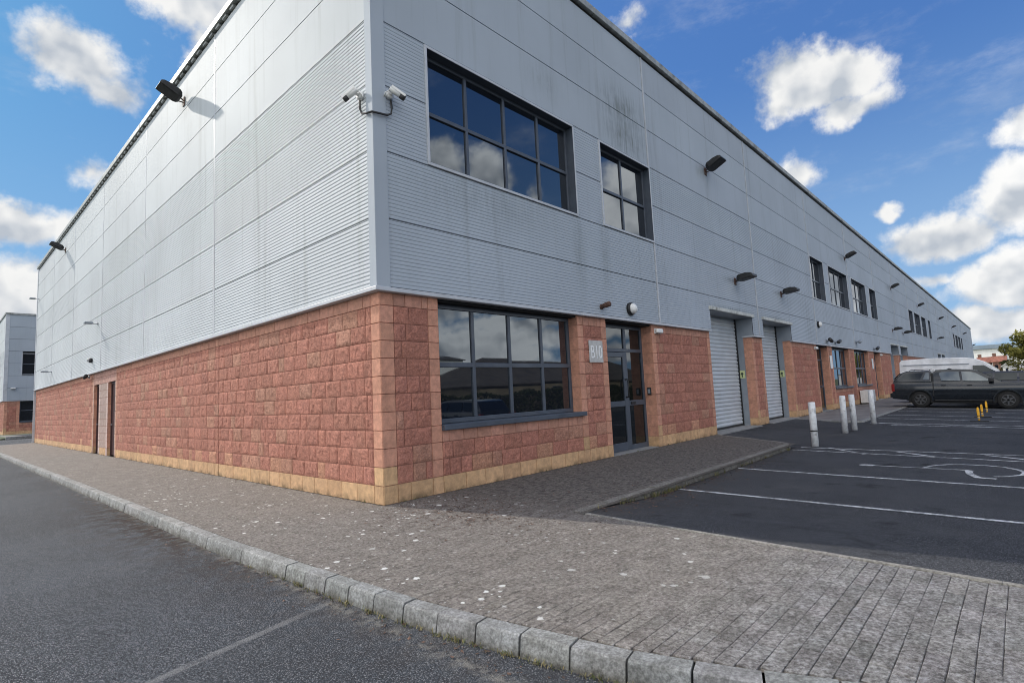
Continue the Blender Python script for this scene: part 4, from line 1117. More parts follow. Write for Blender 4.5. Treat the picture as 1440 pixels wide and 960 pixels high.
def vehicle(name, label, cat, loc, rotx, P, paint):
    """P: lower (list of (L,h) upper outline front->rear), green, wheels, w, wt, windows ..."""
    t = thing(name, label, cat, loc, 0); t.rotation_euler = (rotx, 0, P.get('rz', 0))
    w = P['w']; L0, L1 = P['axles']; h0 = P['h0']
    def pt(x, L, h): return (x, -L, h)
    # lower body: closed outline with wheel arches
    out = list(P['upper'])                       # from tail top forward to the nose
    out += P['nose']
    a = arch(L1, P['ar'], h0=h0); b = arch(L0, P['ar'], h0=h0)
    bottom = [(q[0], q[1]) for q in a[::-1]] + [(q[0], q[1]) for q in b[::-1]]
    out += bottom + P['tail']
    mb = MB(); n = len(out)
    mb.add([pt(-w, *q) for q in out] + [pt(w, *q) for q in out], [tuple(range(n-1, -1, -1)), tuple(range(n, 2*n))] + [(i, (i+1) % n, (i+1) % n+n, i+n) for i in range(n)])
    belt, top, wt = P['belt'], P['top'], P['wt']
    def hw(h): return (w-0.03) + (wt-(w-0.03))*max(0, (h-belt))/(top-belt)
    gp_ = P['green']; n = len(gp_)
    mb.add([pt(-hw(q[1]), *q) for q in gp_] + [pt(hw(q[1]), *q) for q in gp_], [tuple(range(n-1, -1, -1)), tuple(range(n, 2*n))] + [(i, (i+1) % n, (i+1) % n+n, i+n) for i in range(n)])
    body = mb.build('body', paint, t, bevel=P.get('bev', 0.05), segs=3, fixn=True)
    barrel(body, w)
    ub = MB(); ub.box(-w+0.12, w-0.12, -(L1+P['ar']+0.02), -(L0-P['ar']-0.02), 0.22, P['belt']-0.25); ub.build('underbody', M['black'], t)
    for wi, win in enumerate(P['windows']):
        for sx in (-1, 1):
            m = MB(); n = len(win)
            m.add([pt(sx*(hw(q[1])+0.004), *q) for q in win], [tuple(range(n))]); m.build('window', M['sideglass'] if wi in P.get('bright', ()) else M['carglass'], t, fixn=False)
    for (La, ha, Lb, hb, k) in P['screens']:
        m = MB(); off = 0.006
        d = Vector((0, -(Lb-La), hb-ha)).normalized(); nn = Vector((0, d.z, -d.y))*(-1 if k == 'front' else 1)*off
        q = [Vector(pt(-hw(ha)+0.07, La, ha))+nn, Vector(pt(hw(ha)-0.07, La, ha))+nn, Vector(pt(hw(hb)-0.07, Lb, hb))+nn, Vector(pt(-hw(hb)+0.07, Lb, hb))+nn]
        m.add([tuple(x) for x in q], [(0, 1, 2, 3)]); m.build('windscreen' if k == 'front' else 'rear_window', M['carglass'], t)
    # doors: raised panels leave shut lines
    for dd in P['doors']:
        for sx in (-1, 1):
            m = MB(); n = len(dd); e = 0.006
            m.add([pt(sx*(w+e), *q) for q in dd] + [pt(sx*(w-0.02), *q) for q in dd], [tuple(range(n))] + [(i, (i+1) % n, (i+1) % n+n, i+n) for i in range(n)])
            do = m.build('door', paint, t, fixn=True); barrel(do, w)
            mL = min(q[0] for q in dd)+0.16; mh = P['handle']
            hh = MB(); hh.box(*sorted((sx*(w+0.004), sx*(w+0.035))), -(mL+0.17), -mL, mh-0.02, mh+0.02); hh.build('handle', paint, do, bevel=0.008)
    for c in (L0, L1):
        for sx in (-1, 1):
            fl = MB(); A = arch(c, P['ar']+0.045, 10, h0); B = arch(c, P['ar']-0.005, 10, h0)
            v = []; xo = sx*(w+P.get('flare', 0.03)); xi = sx*(w-0.03)
            for q, r in zip(A, B): v += [pt(xi, *q), pt(xo, *q), pt(xo, *r), pt(xi, *r)]
            fl.add(v, [(i*4+k, i*4+(k+1) % 4, (i+1)*4+(k+1) % 4, (i+1)*4+k) for i in range(len(A)-1) for k in range(4)] + [(0, 1, 2, 3), tuple(len(v)-4+k for k in range(4))])
            fl.build('wheel_arch', P.get('archmat', M['blackplastic']), t, fixn=True)
            r = P['wr']; X = sx*(w-0.10)
            wh = MB(); wh.lathe([(r*0.60, -0.11), (r*0.93, -0.115), (r, -0.085), (r, 0.085), (r*0.93, 0.115), (r*0.60, 0.11)], (X, -c, r), 0, 28)
            wo = wh.build('wheel', M['tyre'], t, fixn=True)
            rm = MB(); so = 0.10*sx
            rm.lathe([(r*0.62, 0.085*sx), (r*0.62, so+0.012*sx), (r*0.56, so+0.012*sx), (r*0.55, 0.02*sx), (0.0, 0.02*sx)], (X, -c, r), 0, 28)
            for k in range(6):
                an = k*math.pi/3
                rm.M = Matrix.Translation((X+so, -c, r)) @ Matrix.Rotation(an, 4, 'X')
                rm.prism([(-0.035, 0.0), (0.035, 0.0), (0.022, r*0.58), (-0.022, r*0.58)], 0, -0.03, 0.006)
            rm.M = None
            rm.lathe([(0.06, so-0.02*sx), (0.055, so+0.014*sx), (0.0, so+0.016*sx)], (X, -c, r), 0, 14)
            rm.build('rim', P.get('rim', M['rim']), wo, fixn=True)
            cp_ = MB(); cp_.lathe([(0.03, so+0.014*sx), (0.026, so+0.022*sx), (0.0, so+0.022*sx)], (X, -c, r), 0, 12); cp_.build('hub_cap', M['chrome'], wo, fixn=True)
    for sx in (-1, 1):
        ml, mh = P['mirror']
        m = MB(); m.box(*sorted((sx*(w-0.04), sx*(w+0.20))), -(ml+0.10), -(ml-0.06), mh-0.07, mh+0.10); m.build('wing_mirror', P.get('mirmat', M['blackplastic']), t, bevel=0.03, segs=3)
        l = MB(); a, b, c_, d = P['tl']; l.box(*sorted((sx*(w-0.16), sx*(w+0.008))), -b, -a, c_, d); l.build('taillight', M['redlens'], t, bevel=0.015)
        l = MB(); a, b, c_, d = P['hl']; l.box(*sorted((sx*(w-0.36), sx*(w-0.01))), -b, -a, c_, d); l.build('headlight', M['clearlens'], t, bevel=0.02)
    return t, body, pt, hw
PK = dict(w=0.87, wt=0.70, axles=(0.0, 2.9), h0=0.30, ar=0.43, wr=0.355, belt=1.10, top=1.655, flare=0.07, rz=0, bright=(0, 1),
    upper=[(-1.02, 1.02), (-0.98, 1.12), (0.6, 1.12), (1.4, 1.10), (2.62, 1.10), (3.0, 1.09), (3.45, 1.03)],
    nose=[(3.66, 0.94), (3.74, 0.78), (3.76, 0.50), (3.62, 0.33), (3.40, 0.30)], tail=[(-0.55, 0.34), (-1.0, 0.38), (-1.08, 0.45), (-1.08, 0.62), (-1.02, 0.66)],
    green=[(0.50, 1.06), (0.50, 1.55), (0.60, 1.655), (1.1, 1.675), (1.75, 1.645), (1.98, 1.59), (2.74, 1.10), (2.78, 1.07)],
    windows=[[(0.78, 1.18), (0.70, 1.50), (0.80, 1.56), (1.38, 1.565), (1.42, 1.16)], [(1.50, 1.16), (1.47, 1.565), (1.78, 1.54), (1.95, 1.48), (2.44, 1.14)]],
    screens=[(2.69, 1.13, 1.99, 1.58, 'front')],
    doors=[[(0.60, 1.09), (0.60, 0.62), (0.66, 0.42), (0.72, 0.36), (1.45, 0.36), (1.45, 1.09)], [(1.47, 1.09), (1.47, 0.36), (2.38, 0.36), (2.40, 0.72), (2.52, 1.08)]], handle=0.98,
    mirror=(2.40, 1.18), tl=(-1.05, -0.93, 0.72, 1.06), hl=(3.42, 3.70, 0.80, 0.97), archmat=None)
PK['archmat'] = M['greypaint']
t, bd, pt, hw = vehicle('pickup_truck', 'dark grey double cab pickup with a canopy, parked in front of the white van', 'pickup truck', (26.87, -3.08, -0.045), R(2.0), PK, M['greypaint'])
for sx in (-1, 1):
    m = MB(); m.box(*sorted((sx*0.62, sx*0.95)), -2.42, -0.50, 0.30, 0.345); m.build('side_step', M['black'], t, bevel=0.015)
m = MB(); m.box(-0.85, 0.85, 0.98, 1.12, 0.44, 0.62); m.build('rear_bumper', M['blackplastic'], t, bevel=0.03)
cg = [(-0.98, 1.11), (-0.95, 1.22), (-0.62, 1.56), (-0.46, 1.62), (0.36, 1.635), (0.43, 1.60), (0.43, 1.11)]
def chw(h): return 0.845 - 0.145*max(0, h-1.1)/0.55
m = MB(); n = len(cg)
m.add([pt(-chw(q[1]), *q) for q in cg] + [pt(chw(q[1]), *q) for q in cg], [tuple(range(n-1, -1, -1)), tuple(range(n, 2*n))] + [(i, (i+1) % n, (i+1) % n+n, i+n) for i in range(n)])
cano = m.build('canopy', M['greypaint'], t, bevel=0.035, segs=3, fixn=True)
for sx in (-1, 1):
    m = MB(); wn = [(-0.76, 1.24), (-0.52, 1.51), (0.16, 1.545), (0.02, 1.24)]
    m.add([pt(sx*(chw(q[1])+0.004), *q) for q in wn], [(0, 1, 2, 3)]); m.build('window', M['carglass'], cano)
    m = MB(); wn = [(0.12, 1.24), (0.24, 1.54), (0.35, 1.54), (0.35, 1.24)]
    m.add([pt(sx*(chw(q[1])+0.004), *q) for q in wn], [(0, 1, 2, 3)]); m.build('window', M['sideglass'], cano)
m = MB(); m.prism([(1.0, 1.26), (0.72, 1.54), (0.70, 1.53), (0.97, 1.25)], 0, -0.62, 0.62); m.build('rear_window', M['carglass'], cano, fixn=True)
m = MB(); m.box(-0.80, 0.80, -0.50, -0.43, 0.66, 1.50); m.build('cab_gap', M['black'], t)
for sx in (-1, 1):
    m = MB(); m.box(*sorted((sx*0.845, sx*0.885)), -0.495, -0.465, 0.50, 1.10); m.build('bed_seam', M['black'], t)
m = MB(); m.prism([(-0.90, 1.665), (-1.02, 1.72), (-1.14, 1.665)], 0, -0.02, 0.02); m.build('roof_fin', M['black'], t)
for sx in (-1, 1):
    m = MB(); m.tube([(sx*0.66, 0.35, 1.63), (sx*0.66, 0.3, 1.675), (sx*0.66, -0.35, 1.685), (sx*0.66, -0.4, 1.64)], 0.014, 6); m.build('roof_rail', M['black'], t)
VN = dict(w=0.90, wt=0.80, axles=(0.0, 3.15), h0=0.30, ar=0.40, wr=0.33, belt=1.25, top=2.30, bev=0.06,
    upper=[(-0.98, 1.27), (3.30, 1.27), (3.62, 1.22), (3.95, 1.02)], nose=[(4.08, 0.82), (4.12, 0.55), (4.05, 0.32), (3.65, 0.30)], tail=[(-0.5, 0.32), (-1.0, 0.36), (-1.02, 0.6)],
    green=[(-0.99, 1.22), (-0.96, 2.10), (-0.86, 2.22), (0.5, 2.28), (1.7, 2.26), (2.10, 2.19), (2.42, 2.04), (3.30, 1.26), (3.34, 1.2)],
    windows=[[(1.98, 1.68), (1.98, 1.86), (2.40, 1.86), (3.0, 1.40), (3.0, 1.30), (1.98, 1.30)]],
    screens=[(3.28, 1.30, 2.45, 2.02, 'front')],
    doors=[[(1.95, 1.24), (1.95, 0.4), (2.62, 0.38), (2.74, 0.75), (2.9, 0.9), (2.9, 1.24)], [(0.75, 1.24), (0.75, 0.4), (1.92, 0.4), (1.92, 1.24)]], handle=1.05,
    mirror=(2.9, 1.35), tl=(-1.03, -0.95, 0.9, 1.4), hl=(3.72, 4.02, 0.78, 1.0), archmat=M['blackplastic'], rim=M['brightrim'])
t, bd, pt, hw = vehicle('white_van', 'white high-roofed panel van parked behind the dark pickup', 'van', (31.4, -2.75, -0.05), R(2.0), VN, M['whitepaint'])
for sx in (-1, 1):
    m = MB(); m.box(*sorted((sx*(hw(1.95)-0.01), sx*(hw(1.95)+0.012))), -1.85, 0.8, 1.93, 1.965); m.build('side_rail', M['jamb'], t)
ES = dict(w=0.84, wt=0.66, axles=(0.0, 2.6), h0=0.26, ar=0.37, wr=0.31, belt=0.95, top=1.42, bev=0.05,
    upper=[(-0.85, 0.92), (0.0, 0.97), (2.3, 0.95), (3.0, 0.88)], nose=[(3.30, 0.70), (3.34, 0.5), (3.26, 0.28), (3.05, 0.26)], tail=[(-0.45, 0.28), (-0.86, 0.34), (-0.92, 0.5)],
    green=[(-0.84, 0.90), (-0.80, 1.0), (-0.55, 1.34), (-0.40, 1.39), (0.4, 1.42), (1.1, 1.41), (1.45, 1.36), (2.28, 0.95), (2.32, 0.9)],
    windows=[[(-0.42, 1.02), (-0.30, 1.31), (0.15, 1.34), (0.15, 1.02)], [(0.22, 1.02), (0.22, 1.34), (0.95, 1.34), (0.95, 1.01)], [(1.03, 1.01), (1.03, 1.34), (1.38, 1.31), (1.95, 1.01)]],
    screens=[(2.24, 0.98, 1.49, 1.34, 'front'), (-0.79, 1.02, -0.57, 1.32, 'rear')],
    doors=[[(0.2, 0.94), (0.2, 0.7), (0.42, 0.34), (0.98, 0.32), (0.98, 0.95)], [(1.0, 0.95), (1.0, 0.32), (1.95, 0.32), (2.05, 0.94)]], handle=0.85,
    mirror=(1.95, 1.0), tl=(-0.89, -0.75, 0.68, 0.9), hl=(3.0, 3.27, 0.62, 0.78), archmat=M['navypaint'])
vehicle('dark_car', 'dark navy car mostly hidden between the grey pickup and the white van', 'car', (29.0, -5.35, 0.0), R(2.0), ES, M['navypaint'])
vehicle('dark_car', 'dark car reflected low in the big ground floor window', 'car', (10.2, -8.3, -0.1), 0, ES, M['navypaint'])

# ------------------------------------------------------------------ the neighbouring buildings
def block_building(name, label, cat): return thing(name, label, cat)
nb = thing('warehouse', 'smaller grey clad warehouse over red blocks at the far left beyond the side wall', 'warehouse', (0, 53.5, 0.15))
BX, HH = 26.0, 9.75
rb2, sb2 = MB(), MB()
def nwall(side, a, b, z1=2.8):
    wall(rb2, sb2, side, a, b, z1, 0.2, 0.2)
_o = random.getstate(); random.seed(5)
for a, b in ((0.0, 0.95), (2.9, 14.0)): nwall(FRONT, a, b, 2.75); rb2.build('split_faced_wall', M['block'], nb); rb2 = MB()
wall(rb2, sb2, FRONT, 0.95, 2.9, 1.0, 0, 0, cap=True); rb2.build('split_faced_wall', M['block'], nb); rb2 = MB()
nwall(SIDE, 0.0, 12.0, 2.75); rb2.build('split_faced_wall', M['block'], nb)
random.setstate(_o)
sb2.build('smooth_quoins', M['smoothblock'], nb)
c2 = MB()
for k in range(7):
    z0 = 2.75+k; z1 = min(HH, z0+1)
    segs = [(0.15, 7.0), (7.03, 14)]
    if k in (2, 3): segs = [(0.15, 1.0), (2.9, 7.0), (7.03, 14)]
    for a, b in segs: (rib_panel if k < 4 else flat_panel)(c2, FRONT, a, b, z0, z1)
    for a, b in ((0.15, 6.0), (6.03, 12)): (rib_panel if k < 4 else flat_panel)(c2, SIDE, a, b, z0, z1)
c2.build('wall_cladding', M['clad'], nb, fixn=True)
c2 = MB(); c2.prism([(-0.095, -0.095), (0.15, -0.095), (0.15, -0.06), (-0.06, -0.06), (-0.06, 0.15), (-0.095, 0.15)], 2, 2.7, HH); c2.build('corner_post', M['trim'], nb)
c2 = MB(); fbox(c2, FRONT, 0, 14, -0.02, 0.1, 2.69, 2.745); fbox(c2, SIDE, 0, 12, -0.02, 0.1, 2.69, 2.745); c2.build('drip_flashing', M['trim'], nb)
c2 = MB(); fbox(c2, FRONT, -0.14, 14, -0.4, 0.14, HH, HH+0.15); fbox(c2, SIDE, 0.41, 12, -0.4, 0.14, HH, HH+0.15); c2.build('roof_capping', M['capping'], nb)
c2 = MB(); c2.box(0.45, 13.9, 0.5, 11.9, 0, HH-0.1); c2.box(0.06, 0.44, 0.02, 11.9, 2.76, HH-0.1); c2.box(0.06, 0.98, 0.021, 0.49, 2.77, HH-0.11); c2.box(2.95, 13.9, 0.022, 0.49, 2.77, HH-0.11); c2.build('filler_core', M['cladshade'], nb)
window(FRONT, 1.0, 2.9, 4.85, 6.55, 2, 5.7, 0.07, True, parent=nb)
window(FRONT, 0.96, 2.89, 1.01, 2.7, 2, 1.9, 0.2, False, parent=nb)
t = thing('wall_lamp', 'small white lamp on the grey cladding of the far left warehouse', 'wall light', (0.5, 53.42, 3.86))
a = MB(); a.box(-0.16, 0.16, -0.2, 0, -0.06, 0.06); a.build('base', M['trim'], t, bevel=0.02); b = MB(); b.box(-0.13, 0.13, -0.26, -0.2, -0.05, 0.05); b.build('diffuser', M['whiteplastic'], t, bevel=0.02)

M['render'] = simple('white_render', (0.70, 0.69, 0.66), 0.85, 0, 0.08, 0.6, dirt=((0.4, 0.38, 0.34), 0.35))
M['cream'] = simple('cream_render', (0.62, 0.57, 0.36), 0.85, 0, 0.08, 0.6)
M['tile'] = simple('red_roof_tile', (0.24, 0.095, 0.062), 0.85, 0, 0.35, 1.5); M['slate'] = simple('brown_roof', (0.060, 0.048, 0.038), 0.8, 0, 0.3, 1.2)
M['brickfar'] = simple('brown_brick', (0.16, 0.085, 0.062), 0.9, 0, 0.25, 2.0); M['tanwall'] = simple('tan_wall', (0.16, 0.13, 0.085), 0.9, 0, 0.2, 0.8)
M['fascia'] = simple('blue_grey_fascia', (0.21, 0.26, 0.31), 0.6, 0, 0.1, 0.2)
def house(name, label, cat, x0, x1, y0, y1, zb, ze, zr, axis, wallm, roofm, wins=(), chim=True, hip=0):
    """gabled house; axis = ridge direction (0 along x, 1 along y)"""
    t = thing(name, label, cat, ((x0+x1)/2, (y0+y1)/2, zb)); ox, oy = (x0+x1)/2, (y0+y1)/2
    a, b = (x1-x0)/2, (y1-y0)/2; e, r = ze-zb, zr-zb
    m = MB(); m.box(-a, a, -b, b, 0, e)
    if not hip:
        if axis == 0: m.prism([(-b, e), (b, e), (0, r-0.05)], 0, -a, a)
        else: m.prism([(-a, e), (a, e), (0, r-0.05)], 1, -b, b)
    m.build('wall', wallm, t, fixn=True)
    m = MB(); o = 0.3
    if axis == 0:
        v = [(-a-o, -b-o, e-0.1), (a+o, -b-o, e-0.1), (a+o, b+o, e-0.1), (-a-o, b+o, e-0.1), (-a-o+hip, 0, r), (a+o-hip, 0, r)]
        f = [(0, 1, 5, 4), (2, 3, 4, 5)] + ([(1, 2, 5), (3, 0, 4)] if hip else [])
    else:
        v = [(-a-o, -b-o, e-0.1), (-a-o, b+o, e-0.1), (a+o, b+o, e-0.1), (a+o, -b-o, e-0.1), (0, -b-o+hip, r), (0, b+o-hip, r)]
        f = [(0, 1, 5, 4), (2, 3, 4, 5)]
    m.add(v, f); ro_ = m.build('roof', roofm, t, fixn=False)
    sm = ro_.modifiers.new('thick', 'SOLIDIFY'); sm.thickness = 0.12; sm.offset = 0
    if chim:
        m = MB()
        cx, cy = (a-0.6, 0) if axis == 0 else (0, b-0.6)
        m.box(cx-0.4, cx+0.4, cy-0.5, cy+0.5, r-0.5, r+1.0); m.box(cx-0.46, cx+0.46, cy-0.56, cy+0.56, r+1.0, r+1.1); m.build('chimney', M['brickfar'], ro_)
    for (side, s, z, w_, h_) in wins:
        m = MB()
        if side == 'w': m.box(-a-0.02, -a+0.05, s-w_/2, s+w_/2, z, z+h_)
        else: m.box(s-w_/2, s+w_/2, b-0.05, b+0.02, z, z+h_)
        m.build('window', M['glass'], t)
    return t
house('house', 'far house with a red tiled roof, left one beyond the white van', 'house', 250, 260, 0.6, 4.2, -0.4, 4.6, 6.5, 1, M['brickfar'], M['tile'], [('w', -0.8, 2.6, 0.9, 1.3), ('w', 0.9, 2.6, 0.9, 1.3)])
house('house', 'far house with a red tiled roof, right one next to the tree', 'house', 248, 258, -3.4, 0.2, -0.4, 4.6, 6.6, 1, M['brickfar'], M['tile'], [('w', -0.8, 2.6, 0.9, 1.3), ('w', 0.9, 2.6, 0.9, 1.3)])
house('outbuilding', 'small white gabled building between the van and the tree', 'outbuilding', 150, 156, -6.4, -3.9, -0.4, 2.35, 3.45, 0, M['render'], M['render'], [('w', -0.4, 1.6, 0.5, 0.7), ('w', 0.6, 1.6, 0.4, 0.7)], chim=False)
t = thing('boundary_wall', 'long white rendered wall under the tree at the far right', 'wall', (110, -10, -0.4))
m = MB(); m.box(-0.12, 0.12, -8, 4.6, 0, 2.6); m.build('wall', M['render'], t); m = MB(); m.box(-0.18, 0.18, -8.1, 4.7, 2.6, 2.7); m.build('coping', M['concrete'], t)
t = thing('industrial_shed', 'long distant pale shed with a blue-grey fascia above the far roofs', 'shed', (305, 6, -0.4))
m = MB(); m.box(0, 30, -26, 26, 0, 11.4); m.build('wall', M['render'], t)
m = MB(); m.box(-0.6, 30.6, -26.6, 26.6, 11.4, 13.1); m.build('fascia', M['fascia'], t)
m = MB(); m.box(-0.3, 0.0, -9.2, -8.8, 0, 11.4); m.build('post', M['jamb'], t)
# across the car park: these are what the glass mirrors
house('low_building', 'low brown hip-roofed building mirrored in the ground floor window', 'building', 30.0, 66.0, -41.0, -29.0, -0.42, 2.5, 5.3, 0, M['tanwall'], M['slate'], [('n', q, 1.2, 1.6, 1.1) for q in (-12, -7, -2, 4, 10)], chim=False, hip=6)
house('tall_building', 'plain white building mirrored behind the brown roof in the ground floor window', 'building', 46, 54, -66, -58, -0.42, 7.6, 8.4, 0, M['render'], M['slate'], [('n', 0, 3.2, 1.4, 1.2)], chim=False)
house('tower_block', 'narrow cream building mirrored at the left of the ground floor window', 'building', 53.5, 56.5, -73, -70, -0.42, 5.8, 6.1, 0, M['cream'], M['slate'], [('n', 0, 3.2, 1.0, 1.2)], chim=False)

# ------------------------------------------------------------------ trees and hedge
def leafmat(name, a, b):
    m, k, p = newmat(name); v = k.wpos()
    c = k.mix(k.noise(v, 0.9, 3), a, b); c = k.mix(1.0, c, k.tint(), 'MULTIPLY')
    k.set(p.inputs['Base Color'], c); p.inputs['Roughness'].default_value = 0.75; p.inputs['Specular IOR Level'].default_value = 0.2
    tr = k.n('ShaderNodeBsdfTranslucent'); k.set(tr.inputs['Color'], c)
    mx = k.n('ShaderNodeMixShader'); mx.inputs[0].default_value = 0.45
    k.L.new(p.outputs[0], mx.inputs[1]); k.L.new(tr.outputs[0], mx.inputs[2]); k.L.new(mx.outputs[0], m.node_tree.nodes['Material Output'].inputs[0])
    return m
M['leaf'] = leafmat('olive_leaves', (0.20, 0.205, 0.05), (0.34, 0.31, 0.09)); M['leafdark'] = leafmat('hedge_leaves', (0.030, 0.040, 0.014), (0.055, 0.060, 0.022))
M['bark'] = simple('bark', (0.06, 0.048, 0.036), 0.9, 0, 0.3, 8, bump=0.5)
def leaf(mb, c, s):
    a = Vector((random.gauss(0, 1), random.gauss(0, 1), random.gauss(0, 1))).normalized()
    b = a.cross(Vector((random.gauss(0, 1), random.gauss(0, 1), random.gauss(0, 1)))).normalized()
    mb.quad(tuple(c-a*s), tuple(c-b*s*0.5), tuple(c+a*s), tuple(c+b*s*0.5))
def tree(name, label, x, y, zb, h, rad, trunk_h, nl, ls, mat):
    t = thing(name, label, 'tree', (x, y, zb))
    tk = MB(); tk.tube([(0, 0, -0.2), (0.05, 0.03, trunk_h*0.5), (0, 0, trunk_h), (0.1, -0.1, h*0.65)], [0.2, 0.16, 0.13, 0.05], 9)
    cl_ = []
    for i in range(34):
        a = random.uniform(0, 2*math.pi); ph = random.uniform(-0.55, 1.0); r = random.uniform(0.35, 0.95)
        c = Vector((math.cos(a)*rad*r*math.sqrt(max(0.1, 1-ph*ph*0.8)), math.sin(a)*rad*r*math.sqrt(max(0.1, 1-ph*ph*0.8)), trunk_h+(h-trunk_h)*(0.42+0.48*ph)))
        cl_.append((c, random.uniform(0.16, 0.34)*rad))
        if i < 14:
            s = Vector((0, 0, trunk_h*random.uniform(0.75, 1.3)))
            tk.tube([tuple(s), tuple(s.lerp(c, 0.5)+Vector((0, 0, 0.15))), tuple(c)], [0.07, 0.045, 0.015], 6)
    tk.build('trunk', M['bark'], t)
    mb = MB()
    for c, r in cl_:
        sh = random.uniform(0.65, 1.3)
        for q in range(nl//len(cl_)):
            d = Vector((random.gauss(0, 1), random.gauss(0, 1), random.gauss(0, 0.8))).normalized()*r*random.uniform(0.35, 1.1)**0.7
            mb.tint = (sh*random.uniform(0.75, 1.25),)*3
            leaf(mb, c+d, ls*random.uniform(0.6, 1.3))
    mb.build('crown', mat, t)
tree('tree', 'olive green leafy tree at the right edge behind the white wall', 95.5, -8.6, -0.4, 6.7, 3.7, 1.8, 7500, 0.22, M['leaf'])
tree('small_tree', 'dark bushy tree low beside the far red roofs', 175, -4.6, -0.4, 4.4, 2.0, 1.0, 1500, 0.2, M['leafdark'])
hg = thing('hedge', 'dark clipped hedge mirrored in the lower panes of the ground floor window', 'hedge', (36, -26, -0.35))
mb = MB()
for i in range(15000):
    x = random.uniform(-32, 34); u = random.choice((0, 0, 1))
    hgt = 1.9 + 0.35*noise.noise(Vector((x*0.4, 3, 0))) + 0.15*noise.noise(Vector((x*1.7, 8, 0)))
    c = Vector((x, random.uniform(0.35, 0.6)+0.15*noise.noise(Vector((x, 1, 0))), random.uniform(0.05, hgt))) if u == 0 else Vector((x, random.uniform(-0.55, 0.55), hgt+random.uniform(-0.15, 0.06)))
    mb.tint = (random.uniform(0.6, 1.4),)*3; leaf(mb, c, 0.14)
mb.build('foliage', M['leafdark'], hg)
mb = MB(); mb.box(-32, 34, -0.4, 0.35, 0, 1.65); mb.build('stems', M['bark'], hg)

# ------------------------------------------------------------------ litter and growth on the paving
random.seed(11)
lt = MB()
M['litter'] = simple('dead_leaves', (0.085, 0.050, 0.035), 0.9, 0, 0.4, 30, usetint=True)
def litter(x, y, z, s):
    a = random.uniform(0, 6.28); c, d = math.cos(a)*s, math.sin(a)*s; k = random.uniform(0.3, 0.7)
    t = [random.uniform(0, s*0.5) for _ in range(4)]
    lt.tint = (random.uniform(0.5, 1.7),)*3
    lt.quad((x-c, y-d, z+t[0]), (x+d*k, y-c*k, z+t[1]), (x+c, y+d, z+t[2]), (x-d*k, y+c*k, z+t[3]))
for i in range(1700):                                   # swirl at the corner, along both walls
    q = random.random()
    if q < 0.50:
        yy_ = -1.2+random.gauss(0, 0.75); xx_ = 0.35+random.gauss(0, 0.5)
        if yy_ > -0.05 or (yy_ < -2.4 and xx_ > 0.9): continue
        litter(xx_, yy_, 0.003, random.uniform(0.006, 0.024))
    elif q < 0.62: litter(random.uniform(0, 9), -abs(random.gauss(0, 0.10))-0.01, 0.003, random.uniform(0.008, 0.02))
    elif q < 0.82: litter(-abs(random.gauss(0, 0.14))-0.015, random.uniform(0, 15), 0.003, random.uniform(0.008, 0.02))
    else: litter(random.uniform(1.2, 9), -2.62-abs(random.gauss(0, 0.12)), lotz(5, -2.7)+0.004 if True else 0, random.uniform(0.008, 0.02))
for i in range(700):
    xx_ = random.uniform(0.6, 9); yy_ = -random.random()**0.6*2.3-0.05
    litter(xx_, yy_, 0.003, random.uniform(0.006, 0.02))
for i in range(500):
    xx_ = 1.2+abs(random.gauss(0, 2.2)); litter(xx_, -2.6-abs(random.gauss(0, 0.25)), lotz(xx_, -2.7)+0.003, random.uniform(0.006, 0.022))
for i in range(700):
    yv = random.uniform(-4.6, 14); litter(kx(yv)-0.125-abs(random.gauss(0, 0.16))-0.03, yv, -0.117, random.uniform(0.006, 0.02))
lo_ = [q for q in range(1)]
o = lt.build('leaf_litter', M['litter']); o['kind'] = 'stuff'
tf = MB(); M['drygrass'] = simple('dry_grass', (0.16, 0.14, 0.065), 0.9, 0, 0.4, 20, usetint=True)
def blade(x, y, z, h, lean):
    a = random.uniform(0, 6.28); dx, dy = math.cos(a), math.sin(a); w = 0.0022
    tf.tint = random.choice(((1, 1, 1), (0.6, 0.8, 0.5), (1.3, 1.25, 1.2)))
    tf.add([(x-dy*w, y+dx*w, z), (x+dy*w, y-dx*w, z), (x+dx*lean*0.5+dy*w, y+dy*lean*0.5-dx*w, z+h*0.7), (x+dx*lean*0.5-dy*w, y+dy*lean*0.5+dx*w, z+h*0.7), (x+dx*lean, y+dy*lean, z+h)], [(0, 1, 2, 3), (3, 2, 4)])
for i in range(150):
    yv = -0.6-4.6*random.random()**0.7; cx, cy = kx(yv)-0.135-random.random()*0.035, yv
    for q in range(random.randint(3, 9)): blade(cx+random.gauss(0, .012), cy+random.gauss(0, .02), -0.12, random.uniform(0.008, 0.035), random.uniform(0.01, 0.04))
for i in range(60):
    cx, cy = random.uniform(1.3, 9), -2.56-random.random()*0.03
    if random.random() < 0.55: cx = 3.0+random.gauss(0, 0.35)
    for q in range(random.randint(4, 12)): blade(cx+random.gauss(0, .02), cy-abs(random.gauss(0, .02)), lotz(cx, -2.6), random.uniform(0.02, 0.08), random.uniform(0.01, 0.05))
for i in range(40):
    cx, cy = (random.uniform(0.1, 9), -0.02) if random.random() < 0.5 else (-0.02, random.uniform(0, 14))
    for q in range(random.randint(3, 8)): blade(cx+random.gauss(0, .015), cy-abs(random.gauss(0, .012)), 0.0, random.uniform(0.01, 0.05), random.uniform(0.01, 0.04))
o = tf.build('dry_grass', M['drygrass']); o['kind'] = 'stuff'

